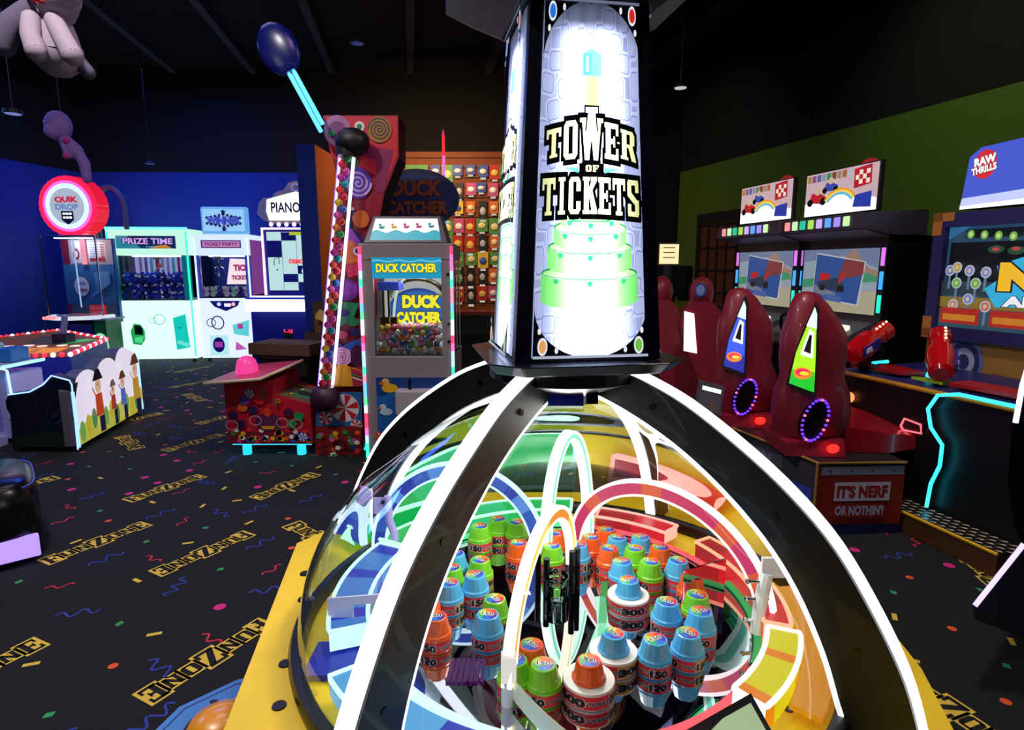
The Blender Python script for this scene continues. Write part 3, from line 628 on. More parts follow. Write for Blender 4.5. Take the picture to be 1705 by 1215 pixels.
# farm panel machine: dark side, white cartoon panel with cloud top
t = thing('arcade_machine', 'low game cabinet with dark blue scenic side and white panel of cartoon farm folk', 'arcade machine', (0, 0, 0))
def pp(x, y, Y=4.73): p = aty(x, y, Y); return (p.x, p.y, max(p.z, .02))
side = [pp(*q) for q in [(22, 753), (131, 753), (120, 640), (116, 633), (86, 625), (72, 640), (50, 652), (14, 657), (9, 668), (11, 680), (17, 690)]]
mb = MB(); mb.prism(side, (-.03, .12, 0), M('10142e', .4)); mb.build('side_panel', t)
mb = MB(); mb.tube([(x, y - .004, z) for x, y, z in side[1:8]], .006, E('90b8ff', 2), 8); mb.build('edge_light', t)
a = Art((0, 4.726, 0), step=.002); c = Vector(side[0]); 
for i in range(7):
    an = R(20 + i*23); a.poly([(-3.82 + .02*math.cos(an - .8), .2), (-3.82 + .26*math.cos(an) - .02, .2 + .2*math.sin(an)), (-3.82 + .3*math.cos(an), .2 + .24*math.sin(an)), (-3.82 + .24*math.cos(an + .1), .2 + .2*math.sin(an + .1))], M('202e58'), False)
a.l += 1; a.poly([(-4.05, .04), (-3.58, .04), (-3.58, .14), (-3.8, .18), (-4.05, .13)], M('12281c')); a.build('side_art', t)
q0 = Vector((-3.535, 4.73, 0)); q1 = Vector((-3.80, 6.02, 0)); fu = (q1 - q0).normalized(); Lf = (q1 - q0).length; fn_ = fu.cross(Vector((0, 0, 1)))
prof = [(0, .05), (Lf, .05), (Lf, .55), (Lf - .04, .64), (Lf - .2, .69)]
for k in range(7): an = R(40 + k*18); prof.append((Lf - .33 + .17*math.cos(an), .60 + .13*math.sin(an)))
for k in range(7): an = R(30 + k*20); prof.append((Lf - .68 + .2*math.cos(an), .56 + .12*math.sin(an)))
for k in range(7): an = R(30 + k*22); prof.append((.24 + .2*math.cos(an), .52 + .12*math.sin(an)))
prof += [(0, .5)]
mb = MB(); mb.prism([q0 + fu*x + Vector((0, 0, z)) for x, z in prof], -fn_*.1, M('605868', .5), E('f4ecff', .8)); mb.build('picture_panel', t)
a = Art(q0 + fn_*.002, fu, (0, 0, 1), step=.002)
a.poly([(0, .05), (Lf, .05), (Lf, .22), (.9, .24), (.5, .2), (.25, .25), (0, .17)], E('e0d850', .55))
for k in range(12): a.ell(.08 + k*.105, .15 + .03*(k % 3), .045, .09, E(['7fc060', 'd8d040', '58a068', 'e8e070'][k % 4], .55), 12)
for cx, s, hat, coat in ((.36, 1.2, '201410', 'd84a20'), (.6, .8, 'e0d0c8', 'c03838'), (.78, .95, 'd08830', '5a70d0'), (1.05, 1.3, 'c87828', 'd8a030')):
    b = .22; a.poly([(cx - .06*s, b), (cx + .06*s, b), (cx + .05*s, b + .16*s), (cx - .05*s, b + .16*s)], E(coat, .6)); a.ell(cx, b + .22*s, .045*s, .06*s, E('e8b898', .7), 16); 
    a.poly([(cx - .08*s, b + .26*s), (cx + .08*s, b + .26*s), (cx + .03*s, b + .34*s), (cx - .03*s, b + .33*s)], M(hat)); a.ell(cx - .015*s, b + .23*s, .008, .012, M('101010'), 8); a.line([(cx - .05*s, b + .14*s), (cx - .1*s, b + .22*s)], .015, E(coat, .6))
    a.rect(cx - .04*s, .08, cx + .04*s, b, M('3a4890'))
a.build('cartoon_art', t)
mb = MB(); p = q0 + fu*Lf; mb.tube([p + Vector((0, 0, .05)), p + Vector((0, 0, .6))], .012, E('80b0ff', 2.2), 8); p = q0 + Vector((.004, -.004, 0)); mb.tube([p + Vector((0, 0, .04)), p + Vector((0, 0, .5))], .012, E('80b0ff', 2.2), 8); mb.build('corner_light', t)
mb = MB(); mb.prism([(-4.04, 4.86, .02), (-3.67, 4.86, .02), (-3.94, 5.98, .02), (-4.2, 5.98, .02)][::-1], (0, 0, .3), M('181c3a', .6)); mb.build('seat_box', t, bevel=.02)

# rounded black console at the left edge
t = thing('game_console', 'rounded black console with violet glowing corner block at the left edge of the picture', 'arcade machine', (-2.84, 2.96, 0), 41)
def se(k, rx, ry, z): a_ = R(k); return (rx*math.copysign(abs(math.cos(a_))**.5, math.cos(a_)), ry*math.copysign(abs(math.sin(a_))**.5, math.sin(a_)), z)
mb = MB(); mb.loft([[se(i*11.25, .30*s_, .34*s_, z_) for i in range(32)] for z_, s_ in ((0, .96), (.08, 1), (.30, 1), (.39, .95), (.42, .84))], M('08080e', .25)); mb.build('shell', t, smooth=50)
mb = MB(); mb.box((.10, -.352, .04), (.27, -.30, .15), E('b090ff', 1.3)); mb.build('corner_light', t, bevel=.008)
a = Art((0, -.343, 0), step=.002); a.rect(-.2, .30, .1, .345, M('3a6a98', .3)); a.rect(-.16, .31, .06, .335, M('183048')); a.build('display', t)
MB().tube([(-.1, -.35, .10), (.02, -.35, .13), (.03, -.35, .18), (-.1, -.35, .21)], .012, E('ffd8a8', .9), 8).build('handle_light', t)
MB().tube([se(k, .29, .33, .395) for k in range(-50, 60, 8)], .003, E('4a50c8', .7), 6).build('edge_light', t)

# ================================================================== candy pair
CR = M('c01832', .4); candy = ['e83040', 'f0c020', '30a050', '3060d0', 'f06820', 'd84ca0', 'f4f0f0']
t = thing('candy_console', 'red candy-print player console with pink dome and cream edge, left of the tall gumball column', 'arcade machine', (-2.26, 4.62, 0), 0)
fp_ = [(0, .1), (.67, .1), (.67, .42), (.4, .5), (.4, .62), (0, .6)]
mb = MB(); mb.prism([(x, 0, z) for x, z in fp_], (0, .55, 0), CR); mb.build('cabinet', t)
a = Art((0, -.003, 0), step=.0012); cr = random.Random(4)
a.rect(.01, .11, .66, .2, M('7a1830'))
for k in range(46): a.ell(.02 + cr.random()*.63, .12 + cr.random()*.1, .02, .018, M(cr.choice(candy)), 10, 0, False)
a.l += 1; a.ell(.33, .28, .1, .075, M('5a2050'), 20); a.ell(.33, .36, .03, .035, M('d83820')); a.poly([(.27, .25), (.39, .25), (.37, .225), (.29, .225)], M('f0a020'))
for x, y in ((.2, .51), (.6, .16)): a.ell(x, y, .035, .035, M('e8e8f0'), 18); [a.poly([(x, y)] + [(x + .033*math.cos(2*PI*(k + q)/6), y + .033*math.sin(2*PI*(k + q)/6)) for q in (0, .25, .5)], M('2848b0'), False) for k in range(6)]
for x, y, c in ((.06, .34, '301848'), (.14, .4, 'e06020'), (.22, .38, '301850'), (.5, .36, '4a1030'), (.58, .33, '209050'), (.52, .27, '209050'), (.12, .27, '281040'), (.28, .46, 'd02030'), (.16, .46, '6040a0')): a.ell(x, y, .04, .035, M(c), 14)
for x, y in ((.05, .26), (.45, .28), (.56, .27), (.24, .3)): a.ring(x, y, .05, .04, .006, M('c8a8b0')); 
a.rect(.3, .47, .325, .56, M('4a6030')); a.rect(.4, .42, .42, .48, M('4a6030')); a.ring(.43, .46, .018, .018, .006, M('d0a030')); a.build('candy_print', t)
mb = MB(); mb.prism([(-.09, -.12, .6), (.34, -.12, .64), (.44, .06, .68), (.44, .5, .68), (.0, .5, .64)], (0, 0, .02), M('e04060', .3)); mb.build('tray', t)
mb = MB(); mb.tube([(-.09, -.125, .615), (.34, -.125, .65), (.45, .06, .695), (.45, .5, .695)], .012, M('f4dcb8', .4), 6); mb.build('tray_edge', t)
mb = MB(); mb.lathe([(.085, 0), (.083, .06), (.07, .11), (.04, .14), (0, .15)], E('ff40a0', .9), 24, (.12, .16, .64)); mb.build('pink_dome', t, smooth=True)
a = Art((.4, 0, .5), Vector((.27, 0, -.08)).normalized(), (0, 1, 0), step=.0015); a.rect(0, .02, .28, .5, M('70503a')); a.ell(.15, .24, .11, .14, M('209070'), 20); a.ell(.15, .24, .06, .07, M('0a1820'), 18)
for k in range(14): a.ell(cr.uniform(.02, .26), cr.uniform(.04, .48), .016, .018, M(cr.choice(candy)), 8, 0, False)
a.build('play_surface', t)
for x in (.12, .56):
    MB().cyl((x, .06, .0), (x, .06, .07), .035, E('30e8ff', 1.0), 12).build('caster', t)
MB().box((.02, .03, .085), (.65, .06, .1), E('20c8ff', 3)).build('under_light', t)

t = thing('candy_column', 'tall red candy-print column cabinet with lollipops and a slanted gumball tube', 'arcade machine', (0, 0, 0))
Y = 4.72
def q3(x, y, Y=Y): p = aty(x, y, Y); return (p.x, p.z)
ol = [q3(528, 768), q3(606, 768)]; ol = [(a_, max(b_, .03)) for a_, b_ in ol] + [q3(*p) for p in [(612, 640), (628, 520), (630, 372), (640, 322), (664, 262), (663, 192), (537, 192), (560, 290), (550, 400), (545, 520)]]
mb = MB(); mb.prism([(x, Y, z) for x, z in ol], (0, .3, 0), M('200810', .5), M('90182e', .4)); mb.build('cabinet', t)
a = Art((0, Y, 0), step=.0015)
def el(px, py, rx, ry, c, n=22): x, z = q3(px, py); a.ell(x, z, rx*.00465, ry*.0047, M(c, .5), n)
def pg(pts, c): a.poly([q3(*p) for p in pts], M(c, .5))
pg([(538, 194), (662, 194), (662, 258), (645, 300), (552, 262)], 'd02038'); pg([(595, 240), (655, 250), (640, 320), (626, 320), (628, 268), (592, 256)], '8a1c58')
el(562, 218, 22, 24, 'b070a0'); el(562, 218, 14, 15, '803070'); el(599, 211, 8, 8, 'e8e8e8'); el(599, 211, 4, 4, '208050'); el(632, 216, 20, 20, 'a07830'); x, z = q3(632, 216); a.spiral(x, z, .085, 3.5, .009, M('502040')); el(553, 222, 6, 5, '208040'); el(588, 268, 10, 12, '208040'); 
x, z = q3(597, 305); a.ell(x, z, .1, .115, M('5838b0'), 26); a.spiral(x, z, .1, 3, .016, M('c8a8e8')); pg([(568, 345), (590, 345), (592, 350), (568, 352)], 'd8a8c0')
pg([(578, 355), (592, 350), (586, 380), (604, 392), (612, 410), (604, 414), (578, 392), (572, 375)], '1c1850'); el(602, 365, 14, 14, 'c86020'); pg([(570, 405), (585, 380), (600, 400), (608, 420), (590, 425)], 'a040c0')
el(584, 425, 16, 24, 'e07030'); el(596, 418, 7, 7, 'f0f0ff'); el(596, 418, 3, 4, '101030'); pg([(575, 440), (600, 436), (604, 456), (582, 462)], 'c82048')
el(578, 482, 22, 18, '6a1c88'); el(578, 480, 18, 12, '8a30a8'); pg([(562, 500), (600, 505), (590, 530), (566, 545)], '208858')
for x_, y_, c_ in ((572, 520, '301870'), (590, 535, '208050'), (596, 552, '281860'), (570, 556, 'c04068'), (612, 545, 'd02850'), (560, 575, '2838a0')): el(x_, y_, 12, 7, c_)
pg([(548, 585), (606, 560), (606, 600), (550, 606)], '2c58b8'); el(572, 592, 18, 16, 'e070b0'); x, z = q3(572, 592); 
for r_ in (.07, .05, .03): a.ring(x, z, r_, r_, .01, M('f0d0e8'))
el(598, 592, 12, 20, '4a1440'); pg([(534, 615), (608, 608), (608, 640), (534, 645)], 'c02848')
for k in range(4): a.line([q3(540, 612 + k*6), q3(575, 606 + k*5), q3(606, 616 + k*5)], .012, M(['f08040', 'e02060', '30a050', 'f0e0f0'][k], .5))
x, z = q3(575, 622); a.poly([(x - .075, z - .09), (x + .075, z - .09), (x + .06, z + .05), (x + .03, z + .085), (x - .03, z + .085), (x - .055, z + .05)], M('e8a830', .4))
pg([(530, 650), (606, 650), (606, 706), (530, 706)], '3068b0')
# plain striped candy motifs instead of a mascot
for x_, y_, r_ in ((578, 676, 24), (546, 692, 12), (597, 704, 10)):
    x, z = q3(x_, y_); rr_ = r_*.0047; a.ell(x, z, rr_, rr_, M('f0e8f0', .5), 26)
    for k in range(6): a.poly([(x, z)] + [(x + rr_*.96*math.cos(2*PI*(k + q)/6), z + rr_*.96*math.sin(2*PI*(k + q)/6)) for q in (0, .17, .33, .5)], M('d02030', .5), False)
    a.l += 1
pg([(530, 706), (606, 706), (606, 764), (530, 764)], '8a1c20')
for k in range(40): el(534 + cr.random()*68, 712 + cr.random()*50, 5, 4, cr.choice(candy + ['401020', '602028']), 8)
a.build('candy_print', t)
# gumball tube
tp = Vector(aty(578, 258, 4.6)); bt = Vector(aty(543, 642, 4.6))
MB().tube([tp, bt], .062, glass((.97, .97, 1)), 20).build('gumball_tube', t, smooth=True)
dirt = (tp - bt).normalized(); sd = Vector((1, 0, 0))
mb = MB(); mb.tube([tp + sd*.045 + Vector((0, .02, 0)), bt + sd*.045 + Vector((0, .02, 0))], .013, E('f4e8ff', 2.2), 8); mb.build('tube_light', t)
mb = MB(); mb.tube([tp - sd*.064, bt - sd*.064], .004, E('b080ff', 1.5), 6); mb.build('edge_light', t)
mb = MB(); mb.ball(tp + dirt*.09 + Vector((.03, 0, 0)), .13, M('0a0410', .5), 14, (1, .8, .8)); mb.cyl(tp - dirt*.01, tp + dirt*.06, .08, M('0a0410', .5), 16); mb.build('top_cap', t, smooth=True)
mb = MB(); mb.ball(bt - dirt*.1, .12, M('3a1030', .5), 14, (1, .8, .9)); mb.build('bottom_cup', t, smooth=True)
for x in (-1.45, -1.2): MB().cyl((x, Y + .08, 0), (x, Y + .08, .05), .03, E('30e8ff', .9), 10).build('caster', t)
gcs = ['ff3050', 'ff9020', '20c0c0', 'ff60c0', 'f0d020', '30d060', 'ff5030', 'e040b0', '3080e0']; gp = []
N = 38
for i in range(N):
    c = bt.lerp(tp, (i + .5)/N) + Vector((-.026 + .026*(i % 2), .02*(i % 2) - .015, 0)); k = (i*5 + i//4) % 9
    if len(gp) <= k and False: pass
    nm = ['red', 'orange', 'teal', 'pink', 'yellow', 'green', 'scarlet', 'magenta', 'blue'][k]
    pos = ['lowest third', 'middle third', 'top third'][min(2, 3*i//N)]
    src = bpy.data.objects.get('gumball_src_%d' % k)
    if src is None:
        o = MB().ball((0, 0, 0), .029, M(gcs[k], .3), 14).build('gumball', None, smooth=True); gp.append((k, o)); bpy.data.objects[o.name]['_k'] = k
    else: o = src
    o.location = c
    tag(o, '%s gumball, %s from the bottom of the slanted tube' % (nm, nth(i + 1)), 'gumball', '%s gumballs in the %s of the tube' % (nm, pos))
for o in bpy.data.objects:
    if '_k' in o: del o['_k']

# cyan tube with oval paddle
t = thing('lollipop_sign', 'translucent blue oval paddle on a glowing cyan stick leaning over the candy column', 'hanging sign', (0, 0, 0))
A0 = Vector(aty(484, 118, 4.55)); A1 = Vector(aty(536, 213, 4.55)); dd = (A1 - A0).normalized(); ss = Vector((dd.z, 0, -dd.x))
mb = MB(); mb.tube([A0 - ss*.018, A1 - ss*.018 - dd*.02], .016, E('60d0ff', 1.6), 8); mb.tube([A0 + ss*.018, A1 + ss*.018 + dd*.02], .016, E('60d0ff', 1.6), 8); mb.build('glowing_stick', t)
c = Vector(aty(464, 82, 4.55)); mb = MB(); q = Matrix.Rotation(math.atan2(dd.x, -dd.z), 3, 'Y').inverted()
mb.ball(c, .17, M('101c78', .25, alpha=.75), 20, (.82, .22, 1.12), Matrix.Rotation(math.atan2(-dd.x, -dd.z), 3, 'Y')); mb.build('oval_paddle', t, smooth=True)
mb = MB(); mb.tube([A0 + ss*.06 - dd*.02, A0 - dd*.06 + ss*.0, A0 - ss*.06 - dd*.02], .008, M('a03010', .4), 6); mb.build('orange_cap', t)
mb = MB(); mb.tube([c - dd*.1, A0], .006, M('4060c0', .4), 6); mb.build('inner_rod', t)

# cardboard boxes by the candy console
CB = M('4a3428', .85)
bx = MB(); bx.box((-.3, -.18, 0), (.3, .18, .1), M('5a4030', .85)); bx.box((-.3, -.02, .1), (.3, .0, .101), M('806040', .8)); o = bx.build('cardboard_box', None, bevel=.003); o.location = (-2.02, 5.42, .72); o.rotation_euler = (0, 0, R(-12)); tag(o, 'flat closed cardboard box lying behind the pink dome', 'box')
t = thing('side_stand', 'dark low stand carrying the flat cardboard box behind the candy console', 'stand', (-2.02, 5.42, 0), -12)
onebox('stand_body', t, (-.24, -.13, 0), (.24, .13, .69), M('16101a', .7)); onebox('stand_top', t, (-.28, -.16, .69), (.28, .16, .72), M('201420', .6))
t = thing('cardboard_bin', 'tall open cardboard bin holding folded brown card beside the gumball column', 'box', (-1.82, 5.75, 0), -4)
mb = MB(); 
for a_, b_ in (((-.13, -.12, 0), (.13, -.11, .88)), ((-.13, .11, 0), (.13, .12, 1.16)), ((-.13, -.11, 0), (-.12, .11, .88)), ((.12, -.11, 0), (.13, .11, .88))): mb.box(a_, b_, CB)
mb.box((-.13, -.12, 0), (.13, .12, .02), CB); mb.build('bin_walls', t)
mb = MB()
for x, r_, h_ in ((-.08, .12, 1.1), (-.02, -.1, 1.02), (.05, .16, 1.12)): mb.prism([(x, -.05, .1), (x + .05, -.05, .1), (x + .05 + r_*.3, -.05, h_), (x + r_*.3, -.05, h_ - .04)], (0, .02, 0), M('a87038', .8))
mb.build('folded_card', t)
mb = MB(); mb.prism([(-.02, -.125, 1.02), (.06, -.125, .98), (.1, -.125, 1.05), (.03, -.125, 1.1)], (0, .02, 0), M('e0b060', .8)); mb.build('paper_flap', t)

# ================================================================== duck cabinet
W, H, D = .69, 1.66, .6
t = thing('claw_machine', 'grey DUCK CATCHER claw cabinet with lit wave topper and coloured light strips', 'claw machine', (-1.113, 4.4, 0), 0)
GRY = M('8a8088', .5)
claw_cabinet(t, W, D, H, .84, 1.54, .1, .6, GRY, GRY, E('d0d8d8', .55), M('808890', .5))
a = Art((0, D - .034, 0), step=.002); a.ell(.34, 1.15, .24, .17, M('1858c0'), 36); a.ell(.34, 1.15, .22, .15, E('2878d8', .6), 36)
a.text('DUCK', .37, 1.21, .32, .11, E('f8f020', .95), .07, M('102040'), .05); a.text('CATCHER', .345, 1.08, .37, .095, E('f8f020', .95), .07, M('102040'), .05)
a.rect(.56, 1.0, .66, 1.5, E('f0fff4', .8)); a.build('rear_sign', t)
a = Art((0, -.002, 0), step=.001); a.rect(.1, 1.41, .6, 1.56, M('1aa0d0')); a.rect(.1, 1.41, .6, 1.56, E('18a8d8', .75)); a.line([(.1 + k*.025, 1.535 + .006*math.sin(k)) for k in range(21)], .008, E('80e0f8', .8)); a.text('DUCK CATCHER', .35, 1.485, .44, .065, E('f8e830', 1), .05, M('182028'), .05); a.build('header_art', t)
mb = MB(); mb.tube([(.2 - .1*math.cos(R(k)) + .1, .22, 1.02 + .38*math.sin(R(k))) for k in range(0, 95, 8)], .01, E('e0f4e8', .7), 8); mb.tube([(.36 + .22*math.cos(R(k)), .4, 1.25 + .15*math.sin(R(k))) for k in range(0, 181, 12)], .02, M('888878', .2, 1), 8); mb.build('clear_chute', t)
mb = MB(); mb.box((.115, .1, 1.32), (.27, .3, 1.38), M('2038a0')); mb.box((.14, .12, 1.12), (.155, .14, 1.32), M('907020', .3, 1)); mb.box((.18, .12, 1.12), (.195, .14, 1.32), M('907020', .3, 1)); mb.box((.125, .1, 1.02), (.19, .16, 1.12), M('806020', .3, 1)); mb.box((.2, .1, 1.02), (.25, .16, 1.12), M('806020', .3, 1)); mb.build('grabber', t)
MB().box((.15, .15, 1.525), (.6, .2, 1.537), E('fff8ee', 6)).build('cabinet_fill_strip', t)  # glowing strip added under the header for interior light
for xx in (.005, W - .025):
    mb = MB()
    cs = ['40f0c0', 'b0e0ff', 'ff70c0', 'ff4070', 'ffffff', '60f0a0', '70c0ff', 'ff90b0']
    for k in range(27): mb.box((xx, -.014, .06 + k*.0585), (xx + .022, 0, .06 + (k + 1)*.0585), E(cs[(k*3//4) % 8], 1.5))
    mb.build('light_strip', t)
a = Art((0, -.002, 0), step=.001); a.rect(.1, .12, .66, .68, M('143c88', .4)); a.poly([(.1, .12), (.66, .12), (.66, .56)] + [(.66 - k*.04, .55 + .015*math.sin(k*1.3)) for k in range(1, 15)], M('1c64b8', .4))
for x, y, c1, s in ((.2, .6, 'e8b020', 1), (.17, .42, 'c0d8f0', .8), (.14, .2, 'd03828', .9)):
    a.ell(x, y, .06*s, .035*s, M(c1), 20); a.ell(x - .03*s, y + .045*s, .03*s, .03*s, M(c1), 18); a.ell(x - .06*s, y + .035*s, .02*s, .01*s, M('e06020'), 10); a.ell(x - .035*s, y + .055*s, .009, .009, M('ffffff'), 10); a.ell(x - .035*s, y + .055*s, .004, .005, M('000010'), 8)
a.line([(.25 + .05*math.sin(k*.6), .42 - k*.012) for k in range(8)], .006, M('c0d8f0')); a.build('duck_art', t)
onebox('control_ledge', t, (.26, -.12, .42), (.66, 0, .6), M('b0a8b0', .5), .01); MB().cyl((.36, -.06, .6), (.36, -.06, .68), .012, BLK, 10).build('joystick', t)
mb = MB(); mb.frustum([(.04, 0, H), (W - .04, 0, H), (W - .04, .35, H), (.04, .35, H)], [(.1, .1, H + .2), (W - .1, .1, H + .2), (W - .1, .35, H + .2), (.1, .35, H + .2)], M('504a58', .4)); mb.build('topper', t, bevel=.008)
v = Vector((0, .1, .2)).normalized(); a = Art((.0, -.001, H), (1, 0, 0), v, step=.0012); a.poly([(.09, .025), (.6, .025), (.57, .2), (.12, .2)], E('ffffff', 1.1)); 
a.poly([(.09, .025), (.6, .025), (.59, .09)] + [(.59 - k*.0245, .095 + .012*math.sin(k*1.1)) for k in range(1, 20)] + [(.1, .09)], E('18b8d0', .8))
for k, c1 in enumerate(('20a0a0', 'e8c040', 'd84090', 'd84090', '20a8c0')): x = .17 + k*.09; a.ell(x, .125, .022, .011, M(c1), 14); a.ell(x - .012, .145, .011, .011, M(c1), 12); a.poly([(x + .015, .125), (x + .03, .145), (x + .01, .132)], M(c1))
a.build('topper_art', t)
for z in (1.44, 1.08, .95): mb = MB(); mb.cyl((.65, -.012, z), (.65, 0, z), .012, BLK if z != 1.08 else CHR, 12); mb.build('lock', t)
lamp('POINT', 'duck_cabinet_fill_light', (-.77, 4.62, 1.48), 7, (1, .98, .92), .04)  # added inside so the prize heap comes out brighter
# round dark sign behind
t = thing('round_sign', 'unlit dark oval DUCK CATCHER sign standing behind the duck cabinet', 'sign', (-.86, 5.6, 0))
mb = MB(); mb.prism([(.38*math.cos(2*PI*i/36), 0, 2.1 + .26*math.sin(2*PI*i/36)) for i in range(36)], (0, .06, 0), M('0a1440', .4)); mb.build('sign_board', t)
a = Art((0, -.001, 0), step=.0015); a.ell(0, 2.1, .35, .23, M('0c1c60'), 32); a.text('DUCK', 0, 2.19, .46, .14, M('803818'), .05, M('040408'), .04); a.text('CATCHER', 0, 2.02, .56, .12, M('803818'), .05, M('040408'), .04); a.build('sign_lettering', t)
MB().cyl((0, .03, 0), (0, .03, 1.86), .025, BLKM, 10).build('pole', t); MB().cyl((0, .03, 0), (0, .03, .03), .2, BLKM, 20).build('base', t)
# prize balls in the duck cabinet
cr2 = random.Random(11); pcs = [('white', 'f4f0e8'), ('yellow', 'f0c838'), ('red', 'e04040'), ('green', '60c060'), ('pink', 'f090b8'), ('blue', '5078c8'), ('orange', 'f08840')]; bsrc = {}
n = 0
for lay in range(5):
    for i in range(10 - (lay > 3)):
        for j in range(2 if lay < 3 else 4):
            x = .135 + i*.048 + (.024 if lay % 2 else 0) + cr2.uniform(-.006, .006); y = .06 + j*.055 + (.02 if lay % 2 else 0); z = .853 + .025 + lay*.042 + cr2.uniform(-.004, .006)
            if x > .585: continue
            nm, hx = cr2.choice(pcs); 
            if nm not in bsrc:
                q = thing('prize_ball', '', 'prize ball', (0, 0, 0)); MB().ball((0, 0, 0), .0245, M(hx, .35), 12).build('shell', q, smooth=True); MB().lathe([(.0243, -.003), (.0255, 0), (.0243, .003)], M('f8f8f8', .4), 14).build('seam', q); bsrc[nm] = q
            else: q = dup(bsrc[nm], (0, 0, 0))
            q.location = (-1.113 + x, 4.4 + y, z); q.rotation_euler = (cr2.uniform(-1, 1), cr2.uniform(-1, 1), 0)
            ln = ['bottom of', 'low in', 'midway in', 'high in', 'top of'][lay]
            q['label'] = '%s prize ball, %s from left, %s row, %s duck cabinet heap' % (nm, nth(i + 1), ['front', 'second', 'third', 'rear'][j], ln); q['group'] = '%s prize balls, %s the heap' % (nm, ln); n += 1

# ================================================================== hanging plush animals
def limb(mb, pts, rr, m): mb.tube(pts, rr, m, 14); mb.ball(pts[-1], rr[-1], m, 14); mb.ball(pts[0], rr[0], m, 14)
t = thing('plush_dog', 'large white plush dog with grey patch and red collar hanging top left', 'plush toy', tuple(aty(92, 55, 3.4)))
PW = M('a898b0', .95, noise=.1); k = .0035
def lp(x, y, d=0): return ((x - 92)*k, d, (55 - y)*k)
mb = MB(); limb(mb, [lp(88, 32, .02), lp(88, 55, .02), lp(88, 82, .02)], [.075, .10, .12], PW); limb(mb, [lp(105, 45, -.06), lp(122, 70, -.1), lp(138, 98, -.12)], [.045, .045, .05], PW)
limb(mb, [lp(75, 45, -.08), lp(80, 70, -.12), lp(90, 94, -.14)], [.045, .045, .05], PW); limb(mb, [lp(100, 20, 0), lp(112, 8, -.04)], [.09, .1], PW); limb(mb, [lp(112, 8, -.04), lp(136, 10, -.08)], [.08, .055], PW)
mb.build('body', t, smooth=60)
mb = MB(); limb(mb, [lp(62, 28, -.04), lp(50, 60, -.13), lp(42, 86, -.13)], [.05, .06, .05], M('5c5470', .95)); mb.build('grey_ear', t, smooth=60)
mb = MB(); limb(mb, [lp(112, 92, .06), lp(124, 106, .06)], [.04, .035], M('5c5470', .95)); mb.build('grey_paw', t, smooth=60)
mb = MB(); mb.tube([(x*.085 + lp(93, 20)[0], -.02 + .09*y_, lp(93, 20)[2] + x*-.03) for x, y_ in [(math.cos(2*PI*i/20), math.sin(2*PI*i/20)) for i in range(20)]], .014, M('d02030', .6), 8, closed=True); mb.build('red_collar', t)
mb = MB(); mb.ball(lp(139, 3, -.12), .03, M('0a0408', .3), 12); mb.build('nose', t, smooth=True); mb = MB(); mb.ball(lp(118, -8, -.13), .014, BLK, 8); mb.build('eye', t, smooth=True)
MB().cyl((0, 0, .3), (0, 0, 4.62 - t.location.z), .002, M('303040'), 6).build('hanging_line', t)
t = thing('plush_rabbit', 'small violet plush animal with pink patches hanging above the round red sign', 'plush toy', tuple(aty(115, 235, 6.0)))
k = .0061
def lp(x, y, d=0): return ((x - 115)*k, d, (235 - y)*k)
PV = M('9a78c8', .95, noise=.1); mb = MB(); mb.ball(lp(101, 212), .12, PV, 16, (1, .9, 1.15)); mb.ball(lp(98, 222, -.06), .07, PV, 12); limb(mb, [lp(110, 236), lp(122, 250)], [.06, .075], PV); limb(mb, [lp(127, 252), lp(135, 268), lp(137, 292)], [.05, .05, .04], PV); limb(mb, [lp(112, 242, -.04), lp(118, 258, -.06)], [.035, .03], PV)
mb.build('body', t, smooth=60); mb = MB(); mb.ball(lp(118, 236, -.06), .03, M('d83088', .9), 10); mb.ball(lp(117, 259, -.08), .03, M('d83088', .9), 10); mb.build('pink_patch', t, smooth=True)
mb = MB(); mb.ball(lp(89, 210, -.07), .022, M('c8c860', .4), 10, (.6, .6, 1.3)); mb.build('eye', t, smooth=True); MB().cyl((-.05, 0, .25), (-.05, 0, 4.62 - t.location.z), .003, M('303040'), 6).build('hanging_line', t)
# ================================================================== the tower ticket machine
CX, CY = .12, 1.33
T = thing('ticket_tower_machine', 'big domed ticket game, black lit arches, yellow deck, tall TOWER OF TICKETS light box', 'arcade machine', (CX, CY, 0))
def L(p): return Vector((p[0] - CX, p[1] - CY, p[2]))
YEL = M('f0c81c', .4, noise=.03)
dk = [(-.50, .86), (-.645, 1.69), (-.36, 2.10), (.62, 2.10), (.93, 1.70), (.845, 1.12), (.76, .86), (.56, .62), (-.30, .62)]
mb = MB(); mb.prism([L((x, y, .655)) for x, y in dk], (0, 0, .025), BLKM, YEL); mb.build('deck', T)
mb = MB(); mb.frustum([(.42*math.cos(2*PI*(i + .5)/8), .42*math.sin(2*PI*(i + .5)/8), 0) for i in range(8)], [(.56*math.cos(2*PI*(i + .5)/8), .56*math.sin(2*PI*(i + .5)/8), .655) for i in range(8)], M('0a0a10', .5)); mb.build('pedestal', T)
for x, y in ((508, 955), (505, 998), (475, 1105), (465, 1175), (1345, 935), (1370, 1000)): q = L(atz(x, y, .68)); MB().lathe([(.0, .0025), (.013, .0025), (.014, 0)], BLK, 20, tuple(q)).build('deck_plug', T)
for x, y in ((523, 1096), (1313, 1181), (1325, 1095)): q = L(atz(x, y, .68)); MB().lathe([(.0, .002), (.008, .002), (.009, 0)], M('202020', .3), 16, tuple(q)).build('deck_screw', T)
a = Art(L((0, 0, .68)), (1, 0, 0), (0, 1, 0), step=.0006)
for k in range(7): a.line([(.80 + k*.006, 1.42 + k*.035), (.84 + k*.006, 1.43 + k*.035)], .01, BLK, False)
a.build('deck_print', T)
